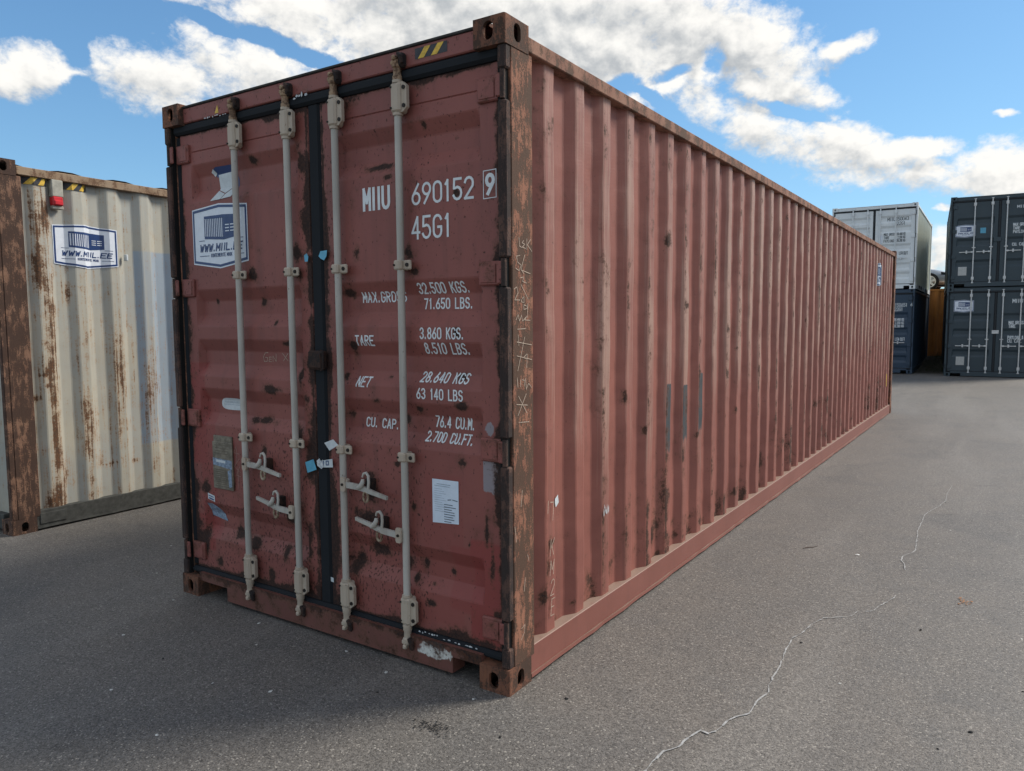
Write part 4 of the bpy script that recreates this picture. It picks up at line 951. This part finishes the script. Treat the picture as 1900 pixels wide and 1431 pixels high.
# chalk and scratch marks
def hand(name, lines, sw, mat, par, S, off=.0022):
    o = strokes(name, sum([[ribbon(q, sw) for q in split_sharp(l)] for l in lines], []), mat, par, S, off); o['kind'] = 'stuff'
hand('chalk_writing', [[(-1.665, 1.48), (-1.69, 1.478), (-1.708, 1.455), (-1.70, 1.43), (-1.675, 1.432), (-1.672, 1.452), (-1.69, 1.452)], [(-1.655, 1.455), (-1.66, 1.432), (-1.638, 1.43)], [(-1.655, 1.444), (-1.64, 1.444)], [(-1.652, 1.456), (-1.635, 1.455)], [(-1.625, 1.43), (-1.625, 1.462), (-1.60, 1.432), (-1.598, 1.474)], [(-1.545, 1.478), (-1.50, 1.438)], [(-1.50, 1.478), (-1.54, 1.436)]], .0035, 'chalk', dl, S_door)
hand('chalk_writing', [[(-1.93, .94), (-1.955, .90), (-1.90, .895)], [(-1.925, .925), (-1.93, .85)], [(-1.905, .87), (-1.955, .82), (-1.90, .79)], [(-1.90, .83), (-1.935, .77), (-1.90, .765)], [(-1.915, .80), (-1.92, .69)]], .0045, 'chalk_faint', dl, S_door)
PC = [[(.095, 2.0), (.10, 1.965), (.115, 1.96)], [(.13, 1.99), (.118, 1.98), (.14, 1.975), (.12, 1.962), (.145, 1.958)], [(.155, 2.0), (.155, 1.955)], [(.185, 2.0), (.16, 1.975), (.195, 1.95)],
      [(.10, 1.925), (.075, 1.92), (.085, 1.895), (.11, 1.885), (.095, 1.86), (.07, 1.868)], [(.14, 1.93), (.125, 1.90), (.11, 1.865), (.13, 1.85)], [(.12, 1.862), (.18, 1.852)], [(.105, 1.83), (.13, 1.835), (.12, 1.815), (.15, 1.81)],
      [(.11, 1.80), (.165, 1.74)], [(.055, 1.78), (.075, 1.79), (.085, 1.765), (.06, 1.735), (.10, 1.735)], [(.115, 1.74), (.13, 1.75), (.13, 1.725), (.11, 1.728), (.115, 1.74)], [(.15, 1.71), (.13, 1.715), (.13, 1.695), (.155, 1.70), (.16, 1.72), (.155, 1.66)],
      [(.07, 1.65), (.085, 1.672), (.095, 1.645), (.11, 1.67), (.12, 1.645), (.15, 1.665), (.135, 1.65), (.18, 1.648)], [(.08, 1.61), (.145, 1.612)], [(.075, 1.555), (.19, 1.54)], [(.085, 1.585), (.09, 1.54)], [(.135, 1.575), (.08, 1.43)], [(.075, 1.495), (.19, 1.475)], [(.15, 1.50), (.125, 1.485), (.15, 1.48), (.155, 1.50), (.15, 1.44)],
      [(.075, 1.40), (.08, 1.36)], [(.10, 1.39), (.10, 1.36)], [(.115, 1.39), (.135, 1.385), (.13, 1.36)], [(.14, 1.395), (.145, 1.345), (.165, 1.37), (.19, 1.35)], [(.07, 1.285), (.155, 1.275)], [(.145, 1.325), (.08, 1.235)], [(.085, 1.32), (.15, 1.24)], [(.085, 1.205), (.165, 1.20)],
      [(.11, .90), (.10, .83)], [(.15, .60), (.16, .57)], [(.13, .50), (.12, .44)], [(.10, .275), (.125, .285), (.12, .25), (.095, .225)], [(.05, .75), (.06, .68)]]
hand('chalk_writing', PC, .0034, 'chalk', red, S_post, .0012)
sc = [[(.357, .80), (.352, .74)], [(.375, .79), (.405, .785), (.395, .70)]]
hand('chalk_writing', sc, .004, 'chalk', red, S_side, .006)
for ch_, y_, z_, h_ in (('K', .372, .53, .080), ('M', .370, .435, .070), ('2', .374, .335, .075), ('E', .376, .235, .080)):
    for stq in text_polys(ch_, y_, z_, h_, .030, .0038, .12, chars=True): strokes('chalk_letter', stq, 'chalk', red, S_side, .006)
decal('white_label', [[(.478, .775), (.512, .795), (.520, .755), (.492, .735)]], 'tape_white', red, S_side, .006)
flakes('paint_scrape', .92, .985, .63, .06, S_side, 'flake_white', red, .006, 8, 7)
logo_sticker(red, S_side, 10.16, 2.245, .50, .31, .007)
decal('yellow_label', [[(11.56, .74), (11.66, .74), (11.66, .52), (11.56, .52)]], 'hazard_yellow', red, S_side, .006)

# ------------------------------------------------------------------ the cream container
def cream_attr(y, z, d):
    outer = 1 - d
    k = np.floor((y - .20) / .285)
    r = outer * .62 * np.where(k == 0, 1.0, np.where(k == 1, .72, .55)) * sst(.34, .66, fbm(y * 16, z * 2.4, 5)) * np.where(k == 0, 1.0, 1 - sst(1.1, 2.0, z))
    for a, b, ra, rb, s in ((.33, 2.15, .035, .12, .6), (.32, 2.55, .02, .2, .45), (.30, 1.24, .025, .03, .7), (.37, 1.20, .025, .03, .7), (.325, 1.15, .03, .02, .6), (.245, 1.05, .03, .03, .6), (.53, 1.9, .012, .07, .35), (.57, 1.95, .03, .015, .35), (.60, .95, .02, .25, .5), (.655, .8, .02, .3, .5), (.62, .35, .03, .15, .5), (.90, .6, .02, .3, .5), (.80, .44, .05, .02, .5), (1.04, .43, .04, .02, .5), (.21, 2.0, .01, .25, .4), (.40, .22, .04, .03, .5), (1.20, .33, .04, .05, .35), (.22, 2.18, .02, .02, .5), (.44, .4, .02, .2, .3), (.35, .45, .03, .25, .5)):
        r = np.maximum(r, s * np.exp(-(((y - a) / ra) ** 2 + ((z - b) / rb) ** 2)))
    t = (y > 1.10) * (y < 1.72) * (z > .56) * (z < 2.29) * .9
    return {'rust': r, 'tint': t.astype(float), 'wear_lit': outer * .55}
CREAM = dict(fitting='cream_post', post='cream_post', postfront='cream_post', toprail='cream_rail', rail='cream_sill', side='cream', header='cream_rail', sill='cream_sill', door='cream', gasket='rubber', hinge='cream_rail', bar='bar_paint')
crm, crm_bp, _, _ = build_container('shipping_container', 'cream shipping container streaked with rust, beside the red one', (-4.683, -.010, 0), .028, L40, W8, HC, CREAM, first=.305, pitch=.285, dz=.02, dent=.003, side_attr=cream_attr, doors=False)
S_cr = (lambda u, v, e: (XO + (XI - XO) * pl(crm_bp, u) + e, u, v), 0, [p[0] for p in crm_bp])
logo_sticker(crm, S_cr, .440, 2.135, .50, .31, .005)
for y0 in (.215, .525):
    decal('hazard_plate', [[(y0, 2.79), (y0 + .19, 2.79), (y0 + .19, 2.735), (y0, 2.735)]], 'hazard_black', crm, S_cr, .005)
    decal('hazard_stripe', [[(y0 + .03, 2.735), (y0 + .075, 2.79), (y0 + .12, 2.79), (y0 + .075, 2.735)], [(y0 + .12, 2.735), (y0 + .155, 2.79), (y0 + .185, 2.79), (y0 + .16, 2.735)]], 'hazard_yellow', crm, S_cr, .006)
mb = MB(); mb.box(-.05, .004, .425, .512, 2.66, 2.795, .006); vent = obj('vent_bracket', mb, 'box_grey', crm)
mb = MB(); mb.box(-.05, .010, .428, .506, 2.590, 2.662, .008); mb.box(-.01, .022, .434, .500, 2.594, 2.632, .006); obj('red_box', mb, 'box_red', crm)
mb = MB(); mb.box(-.05, .0, .428, .512, 2.565, 2.590, .003); obj('box_base', mb, 'box_grey', crm)
mb = MB(); mb.box(-.03, .012, .995, 1.014, 2.19, 2.245, .004); obj('small_bracket', mb, 'tape_white', crm)
mb = MB(); mb.box(-.004, .003, .20, .40, .05, .135, .002); obj('pocket_plate', mb, 'cream_sill', crm)

# ------------------------------------------------------------------ stacks in the background
L20, HS = 6.058, 2.591
def newer(label, loc, rz, body, side, bar, tops, hz_, letter, lines, group=None, logo=None, extras=True, gd=1.35):
    m = dict(fitting=body, post=body, postfront=body, toprail=body, rail=body, side=side, header=body, sill=body, door=body, gasket='rubber', hinge=body, bar=bar)
    t, bp, ds, prof = build_container('shipping_container', label, loc, rz, L20, W8, HS, m, group, first=.34, pitch=.278, tops=tops, dz=1.0)
    S = (lambda u, v, e: (u, YD + pl(prof, v) - e, v), 1, [p[0] for p in prof])
    for x, d in ((-1.822, -1), (-1.395, -1), (-1.035, 1), (-.60, 1)): lock_bar(t, x, HS, m, hz_, d, False, guides=(gd,))
    for (s, x, z, h, wd, sw) in lines: strokes('lettering', text_polys(s, x, z, h, wd, sw), letter, ds[1], S, .002)
    if logo: logo_sticker(ds[0], S, *logo, .003)
    return t, bp, ds, S
TH = .0819; A = Vector((.1534, 22.2884, .05)); tv = Vector((math.cos(TH), math.sin(TH), 0)); RB = A + tv * W8
t1, bp1, d1s, S1 = newer('dark slate shipping container at the bottom of the right-hand stack', RB, TH, 'slate', 'slate', 'galv', (1.84, 1.40, .80), .90, 'letter_white',
    [('MIIU', -.80, 2.13, .10, .235, .018), ('MAX GROSS', -.87, 1.525, .085, .35, .013), ('TARE', -.87, 1.425, .085, .16, .013), ('PAYLOAD &', -.88, 1.105, .085, .37, .013), ('CU. CAP.', -.88, 1.005, .085, .33, .013)], 'stacked slate containers', (-2.25, 1.90, .50, .31), gd=1.09)
t2, bp2, d2s, S2 = newer('dark slate shipping container at the top of the right-hand stack', RB + Vector((0, 0, HS)), TH, 'slate', 'slate', 'galv', (1.985, 1.395, .79), 1.005, 'letter_white',
    [('MIIU', -.80, 2.185, .07, .235, .014), ('MAX GROSS', -.875, 1.69, .075, .35, .013), ('TARE', -.875, 1.59, .075, .16, .013), ('PAYLOAD', -.87, 1.49, .075, .31, .013), ('CU. CAP.', -.88, 1.14, .08, .33, .013)], 'stacked slate containers', (-2.29, 1.46, .50, .31), gd=1.13)
for t_, ds_, S_, z_, x_ in ((t1, d1s, S1, .335, -2.146), (t2, d2s, S2, .345, -2.188)):
    decal('data_plate', [[(x_, z_), (x_ + .215, z_), (x_ + .215, z_ + .245), (x_, z_ + .245)]], 'plate_pale', ds_[0], S_, .003) if 'plate_pale' in MATS else None
decal('blue_label', [[(-1.67, 1.53), (-1.535, 1.53), (-1.535, 1.685), (-1.67, 1.685)]], 'sticker_cyan', d2s[0], S2, .003)
mb = MB(); mb.box(-1.338, -1.152, .02, YD - .004, 1.278, 1.395, .006); obj('lock_box', mb, 'slate', d2s[1])
decal('seam_plate', [[(-1.276, 1.255), (-1.106, 1.255), (-1.106, 1.352), (-1.276, 1.352)]], 'galv', d1s[1], S_front(YD - .008), .004)
TW = .0177; Wl = Vector((-.7396, 22.7358, .065))
newer('navy blue shipping container under the pale grey one', Wl, TW, 'navy', 'navy', 'galv', (1.88, 1.42, .86, .56), .95, 'letter_white',
    [('MIIU', -.86, 2.055, .10, .25, .014), ('150651', -.535, 2.055, .10, .33, .014), ('6', -.105, 2.07, .085, .045, .014), ('22G1', -.548, 1.925, .10, .22, .014), ('MAX GROSS', -.92, 1.62, .075, .32, .011), ('30.480 KG', -.55, 1.62, .075, .27, .011), ('TARE', -.92, 1.52, .075, .15, .011), ('2.200 KG', -.52, 1.52, .075, .24, .011), ('PAYLOAD', -.92, 1.42, .075, .29, .011), ('28.280 KG', -.55, 1.42, .075, .27, .011), ('1.174 CU.FT', -.51, 1.01, .09, .27, .011)], gd=1.1)
t4, bp4, d4s, S4 = newer('pale grey shipping container stacked on the navy one', Wl + Vector((0, 0, HS)), TW, 'pale_grey', 'pale_side', 'pale_grey', (2.25, 1.94, 1.39, .815, .53), .95, 'letter_dark',
    [('MIIU', -.835, 2.09, .10, .22, .013), ('150043', -.59, 2.09, .10, .34, .013), ('6', -.130, 2.105, .085, .045, .013), ('22G1', -.565, 1.955, .10, .22, .013), ('MAX GROSS', -.92, 1.645, .075, .32, .011), ('30.480 KG', -.555, 1.645, .075, .23, .010), ('TARE', -.92, 1.545, .075, .15, .011), ('2.200 KG', -.535, 1.545, .075, .21, .010), ('PAYLOAD', -.92, 1.445, .075, .28, .011), ('28.280 KG', -.555, 1.445, .075, .23, .010), ('1.174 CU.FT', -.484, 1.05, .09, .24, .011)], gd=1.1)
decal('white_label', [[(-1.04, 1.42), (-.96, 1.42), (-.96, 1.66), (-1.04, 1.66)]], 'sticker_white', d4s[1], S4, .003)
# fork pockets in the pale container's bottom rail
for y0 in (1.3, 2.0, 3.9, 4.6):
    mb = MB(); mb.box(-.02, .0015, y0, y0 + .36, .045, .150); obj('fork_pocket', mb, 'black_hole', t4)

# ------------------------------------------------------------------ orange container and the car standing on it
ORG = dict(fitting='orange', post='orange', postfront='orange', toprail='orange', rail='orange', side='orange', header='orange', sill='orange', door='orange', gasket='rubber', hinge='orange', bar='orange')
org, _, _, _ = build_container('shipping_container', 'orange brown shipping container behind the gap between the two stacks', (-7.6, 29.15, .02), -PI / 2, L40, W8, HC, ORG, first=.34, pitch=.287, dz=.1, doors=False)

def make_car(loc, rz):
    t = thing('parked_car', 'silver car standing on top of the orange brown container', 'car', loc, rz)
    m, g = newmat('car_paint'); v = g.obj()
    g.bsdf(color=g.mix(g.noise(v, 3, 3, .5), (.34, .37, .40), (.40, .43, .46)), rough=.3, metal=.55, coat=.5); MATS['car_paint'] = m
    plain('tyre', (.014, .014, .015), .85, .3); plain('alloy', (.60, .61, .62), .35, .1, .7); plain('car_dark', (.012, .012, .014), .4)
    m, g = newmat('car_glass'); g.bsdf(color=(.02, .025, .03), rough=.06, spec=.6); MATS['car_glass'] = m
    # body: cross-sections along x (front = +x), origin on the ground under the car's middle
    secs = [(-2.25, .30, .62, .70, .70), (-2.18, .24, .78, .80, .78), (-1.6, .20, .92, .86, .84), (-.8, .18, .92, .87, .85), (.2, .18, .91, .87, .85), (.95, .19, .88, .865, .83), (1.5, .20, .80, .85, .80), (1.95, .22, .70, .80, .74), (2.18, .26, .60, .70, .64), (2.26, .32, .52, .60, .56)]
    mb = MB(); n = 12
    for x, zb, zt, wy, wt in secs:
        ring = [(-wy * .9, zb), (-wy, zb + .1), (-wy, zb + (zt - zb) * .62), (-wt * .96, zt - .05), (-wt * .82, zt), (-wt * .4, zt + .02), (wt * .4, zt + .02), (wt * .82, zt), (wt * .96, zt - .05), (wy, zb + (zt - zb) * .62), (wy, zb + .1), (wy * .9, zb)]
        mb.v += [(x, y, z) for y, z in ring]
    for i in range(len(secs) - 1):
        for k in range(n): mb.f.append((i * n + k, i * n + (k + 1) % n, (i + 1) * n + (k + 1) % n, (i + 1) * n + k))
    mb.f += [tuple(range(n)), tuple(range((len(secs) - 1) * n, len(secs) * n))]
    body = obj('body', mb, 'car_paint', t, 50)
    # wheel wells are cut out of the body
    for wx in (-1.32, 1.36):
        for sy_ in (-1, 1):
            c = MB(); c.tube([(wx, sy_ * .50, .33), (wx, sy_ * 1.1, .33)], .395, 28)
            co = obj('cutter', c, 'car_dark'); bo = body.modifiers.new('cut', 'BOOLEAN'); bo.object = co; bo.operation = 'DIFFERENCE'; bo.solver = 'EXACT'
    dg = bpy.context.evaluated_depsgraph_get(); me = bpy.data.meshes.new_from_object(body.evaluated_get(dg)); body.modifiers.clear(); body.data = me
    for o in [o for o in col.objects if o.name.startswith('cutter')]: bpy.data.objects.remove(o)
    # cabin
    mb = MB(); cab = [(-1.95, .90), (-1.25, 1.36), (-.75, 1.43), (.05, 1.41), (.95, .88)]
    mb.v = [(x, s * (.80 if z < 1 else .60), z) for x, z in cab for s in (-1, 1)]
    mb.f = [(2 * i, 2 * i + 1, 2 * i + 3, 2 * i + 2) for i in range(4)] + [(0, 2, 4, 6, 8), (1, 3, 5, 7, 9)]
    obj('cabin', mb, 'car_glass', t)
    mb = MB(); mb.add([(-1.25, -.60, 1.365), (-1.25, .60, 1.365), (.05, .60, 1.418), (.05, -.60, 1.418), (-.75, -.60, 1.438), (-.75, .60, 1.438)], [(0, 4, 5, 1), (4, 3, 2, 5)])
    for s in (-1, 1):
        for a, b in (((-1.95, .80, .90), (-1.25, .605, 1.365)), ((.95, .80, .88), (.05, .605, 1.415)), ((-.60, .815, .90), (-.62, .608, 1.43))): mb.tube([(a[0], s * a[1], a[2]), (b[0], s * b[1], b[2])], .03, 6)
    obj('roof', mb, 'car_paint', t, fix=False)
    for wx in (-1.32, 1.36):
        for sy_ in (-1, 1):
            y0 = sy_ * .80; W_ = MB()
            prof_ = [(.225, -.10), (.29, -.105), (.325, -.085), (.335, -.05), (.335, .05), (.325, .085), (.29, .105), (.225, .10)]
            K = 28
            for k in range(K):
                a = 2 * PI * k / K
                W_.v += [(wx + r * math.cos(a), y0 + q, .335 + r * math.sin(a)) for r, q in prof_]
            W_.f = [(k * 8 + j, k * 8 + (j + 1) % 8, ((k + 1) % K) * 8 + (j + 1) % 8, ((k + 1) % K) * 8 + j) for k in range(K) for j in range(8)]
            wh = obj('wheel', W_, 'tyre', t, 40)
            rm = MB(); yo = y0 + sy_ * .085
            K = 28; pr = [(.228, yo + sy_ * .018), (.205, yo + sy_ * .012), (.195, yo - sy_ * .05), (.228, yo - sy_ * .06)]
            for k in range(K):
                a = 2 * PI * k / K; rm.v += [(wx + r * math.cos(a), yq, .335 + r * math.sin(a)) for r, yq in pr]
            rm.f = [(k * 4 + j, k * 4 + (j + 1) % 4, ((k + 1) % K) * 4 + (j + 1) % 4, ((k + 1) % K) * 4 + j) for k in range(K) for j in range(4)]
            rm.tube([(wx, yo - sy_ * .03, .335), (wx, yo + sy_ * .012, .335)], .062, 14)
            for k in range(6):
                a = 2 * PI * k / 6 + .3; ca, sa = math.cos(a), math.sin(a); pa = (-sa, ca)
                q = [(wx + ca * r + pa[0] * w_, .335 + sa * r + pa[1] * w_) for r, w_ in ((.04, -.034), (.215, -.044), (.215, .044), (.04, .034))]
                rm.prism(q, lambda u, v_, d: (u, yo + sy_ * .004 - sy_ * d, v_), .022)
            obj('rim', rm, 'alloy', wh, 40)
            dk = MB(); dk.tube([(wx, yo - sy_ * .075, .335), (wx, yo - sy_ * .055, .335)], .205, 24); obj('brake_disc', dk, 'car_dark', wh)
    for s in (-1, 1):
        hl = MB(); hl.prism([(1.75, .60), (2.185, .49), (2.20, .55), (1.98, .655), (1.74, .70)], lambda u, v_, d: (u, s * (.845 - max(0, u - 1.6) * .33 + d), v_), .02); obj('headlight', hl, 'car_glass', t, fix=False)
        tl = MB(); tl.box(-2.235, -2.16, s * .50, s * .74, .60, .74, .01); obj('tail_light', tl, 'box_red', t)
        tr = MB(); tr.box(1.80, 2.22, s * (.775), s * (.80), .40, .425, .004); obj('bumper_trim', tr, 'car_dark', t)
    gr = MB(); gr.box(2.235, 2.275, -.45, .45, .33, .46, .01); obj('grille', gr, 'car_dark', t)
    fl = MB(); fl.box(-2.0, 2.0, -.6, .6, .17, .24, .02); obj('underbody', fl, 'car_dark', t)
    return t
make_car((-2.33, 30.72, HC - .03), 0)
# pale crumpled sheeting on the orange roof in front of the car
plain('sheet', (.66, .66, .60), .7, .2, scale=9)
mb = MB(); rnd = random.Random(5); nx_, ny_ = 22, 8
for i in range(nx_):
    for j in range(ny_):
        e = math.sin(PI * i / (nx_ - 1)) ** .5 * math.sin(PI * j / (ny_ - 1)) ** .6
        mb.v.append((-.50 + .055 * i + rnd.uniform(-.015, .015), 29.22 + .05 * j, HC - .03 + e * (.075 + rnd.uniform(-.045, .05))))
mb.f = [(i * ny_ + j, (i + 1) * ny_ + j, (i + 1) * ny_ + j + 1, i * ny_ + j + 1) for i in range(nx_ - 1) for j in range(ny_ - 1)]
tag(obj('crumpled_sheet', mb, 'sheet', None, fix=False), 'pale crumpled sheeting on the orange container in front of the car', 'sheeting')

# ------------------------------------------------------------------ verge in the gap between the stacks
m, g = newmat('verge_soil'); v = g.obj(); n = g.noise(v, 9, 6, .65)
g.bsdf(color=g.mix(g.ss(n, .35, .65), (.035, .034, .024), (.075, .07, .06)), rough=.95, normal=g.bump(g.noise(v, 30, 5, .7), .8, .03)); MATS['verge_soil'] = m
plain('grass', (.030, .042, .016), .8, .4, scale=3)
mb = MB(); nx_, ny_ = 24, 30
for i in range(nx_ + 1):
    for j in range(ny_ + 1):
        x = -9 + 18 * i / nx_; y = 22.9 + 16 * j / ny_
        z = .056 + .32 * float(sst(.05, .42, np.array(j / ny_))) + .05 * (float(fbm(np.array(x * 2.1), np.array(y * 2.1), 3)) - .5) * min(1, j / 4) - (.12 if i in (0, nx_) or j == ny_ or j == 0 else 0)
        mb.v.append((x, y, z))
mb.f = [(i * (ny_ + 1) + j, (i + 1) * (ny_ + 1) + j, (i + 1) * (ny_ + 1) + j + 1, i * (ny_ + 1) + j + 1) for i in range(nx_) for j in range(ny_)]
vg = obj('verge', mb, 'verge_soil', None, 60, fix=False); vg['kind'] = 'structure'
mb = MB(); rnd = random.Random(2)
for k in range(900):
    x, y = rnd.uniform(-.72, .14), rnd.uniform(24.0, 29.1)
    z = .05 + .32 * float(sst(.05, .42, np.array((y - 22.9) / 16))); h = rnd.uniform(.04, .16) * (1.5 if y > 28 else .8); a = rnd.uniform(0, PI); l = rnd.uniform(-.05, .05); w_ = .006
    mb.add([(x - w_ * math.cos(a), y - w_ * math.sin(a), z), (x + w_ * math.cos(a), y + w_ * math.sin(a), z), (x + l, y + l * .5, z + h)], [(0, 1, 2)])
gs = obj('grass', mb, 'grass', None, fix=False); gs['kind'] = 'stuff'; tag(gs, 'short weeds in the gap between the container stacks', 'grass')

# ------------------------------------------------------------------ cracks and litter on the asphalt
plain('crack_fill', (.34, .345, .345), .8, .25, scale=60)
CR1 = [(.70, -.32), (.73, -.178), (.735, -.029), (.774, .026), (.782, .101), (.805, .189), (.835, .18), (.859, .214), (.878, .336), (.931, .42), (.934, .553), (.948, .645), (.935, .737), (.927, .906), (.904, 1.17), (.898, 1.281), (.923, 1.351), (.942, 1.512), (.98, 1.64), (1.102, 1.743), (1.121, 1.828), (1.2, 1.905), (1.211, 1.988), (1.271, 2.185), (1.269, 2.256)]
CR2 = [(1.259, 2.769), (1.249, 2.893), (1.216, 2.98), (1.215, 3.077), (1.274, 3.23), (1.27, 3.378), (1.235, 3.855), (1.235, 4.233), (1.233, 4.436), (1.31, 4.814), (1.348, 5.074), (1.337, 5.449), (1.357, 5.882)]
def crack(pts, w0, seed):
    rnd = random.Random(seed); out = []
    for a, b in zip(pts[:-1], pts[1:]):
        n_ = max(2, int(math.dist(a, b) / .025))
        for k in range(n_): t = k / n_; out.append((a[0] + (b[0] - a[0]) * t + rnd.gauss(0, .0022), a[1] + (b[1] - a[1]) * t + rnd.gauss(0, .0022)))
    qs = []
    for q in ribbon(out, 1.0) and [ribbon(out[i:i + 2], w0 * rnd.uniform(.2, 1.35) * (1 - .45 * i / len(out))) for i in range(len(out) - 1)]: qs += q
    mb = MB()
    for i, q in enumerate(qs): mb.add([(x, y, .004 + .0004 * (i % 2)) for x, y in q], [(0, 1, 2, 3)])
    return obj('crack', mb, 'crack_fill', GROUND, fix=False)
crack(CR1, .0082, 1); crack(CR2, .0070, 2)

plain('chip_pale', (.55, .55, .52), .7, .2); plain('chip_dark', (.02, .02, .02), .8, .3); plain('twig', (.07, .04, .028), .8, .3); plain('cap_white', (.75, .75, .72), .4, .05); plain('rust_mark', (.30, .15, .07), .9, .3, scale=70)
def lump(name, x, y, s, mat, seed, flat=.4):
    rnd = random.Random(seed); bm = bmesh.new(); bmesh.ops.create_icosphere(bm, subdivisions=1, radius=1)
    for v_ in bm.verts:
        k = rnd.uniform(.65, 1.2); v_.co = Vector((v_.co.x * s * k, v_.co.y * s * k * .7, max(0, v_.co.z) * s * flat * k))
    me = bpy.data.meshes.new(name); bm.to_mesh(me); bm.free(); me.materials.append(MATS[mat])
    o = bpy.data.objects.new(name, me); col.objects.link(o); o.location = (x, y, .001); o.rotation_euler = (0, 0, rnd.uniform(0, 6)); return o
PALE = [(-.93, -.53), (-1.40, -.25), (-.62, -.12), (-1.22, -.62), (-2.35, -.12), (-.95, -.06), (-1.62, -.07), (-2.9, .1), (-3.4, .5), (-.12, -.10), (-1.02, -1.0), (-1.55, -.9), (-2.1, -.55), (1.9, 1.9), (1.2, .9), (2.2, 3.4), (1.45, 4.0)]
for i, (x, y) in enumerate(PALE): tag(lump('litter_chip', x, y, random.Random(i).uniform(.007, .014), 'chip_pale', i), 'small pale chip of litter lying on the asphalt', 'litter', 'pale litter chips')
DARK = [(-1.65, -.60), (-.52, -.28), (.22, .12), (.95, 1.25), (1.72, .75), (1.62, .55), (1.45, 1.75), (1.9, 1.25), (.15, -.28), (1.35, 5.0)]
for i, (x, y) in enumerate(DARK): tag(lump('pebble', x, y, random.Random(i + 50).uniform(.006, .012), 'chip_dark', i + 50, .6), 'small dark pebble lying on the asphalt', 'pebble', 'dark pebbles')
mb = MB(); mb.tube([(.58, 2.90, .003), (.61, 2.94, .005), (.64, 2.97, .003), (.66, 3.02, .003)], [.002, .0028, .002, .0012], 6)
tag(obj('twig', mb, 'twig', None), 'thin brown twig lying on the asphalt beside the red container', 'twig')
tag(lump('bottle_cap', .94, 2.95, .02, 'cap_white', 77, .3), 'small white scrap on the asphalt near the twig', 'scrap')

# stains on the asphalt
S_gr = (lambda u, v, e: (u, v, e), 0, [])
def stain(name, cx, cy, rx, ry, mat, seed, n):
    rnd = random.Random(seed); ps_ = []
    for k in range(n):
        a = rnd.uniform(0, 2 * PI); q = rnd.random() ** .8; x, y, r = cx + rx * q * math.cos(a), cy + ry * q * math.sin(a), rnd.uniform(.002, .007)
        ps_.append([(x + r * rnd.uniform(.5, 1.3) * math.cos(t), y + r * rnd.uniform(.5, 1.3) * math.sin(t)) for t in [2 * PI * j / 6 for j in range(6)]])
    mb = MB()
    for i, p_ in enumerate(ps_): mb.add([(u, v, .0035 + .0002 * i % .004) for u, v in p_], [tuple(range(6))])
    o = obj(name, mb, mat, GROUND, fix=False); o['kind'] = 'stuff'
stain('dark_grit', -.12, -.37, .13, .045, 'chip_dark', 3, 70)
stain('rust_dust', 1.615, 2.33, .05, .07, 'rust_mark', 4, 40)
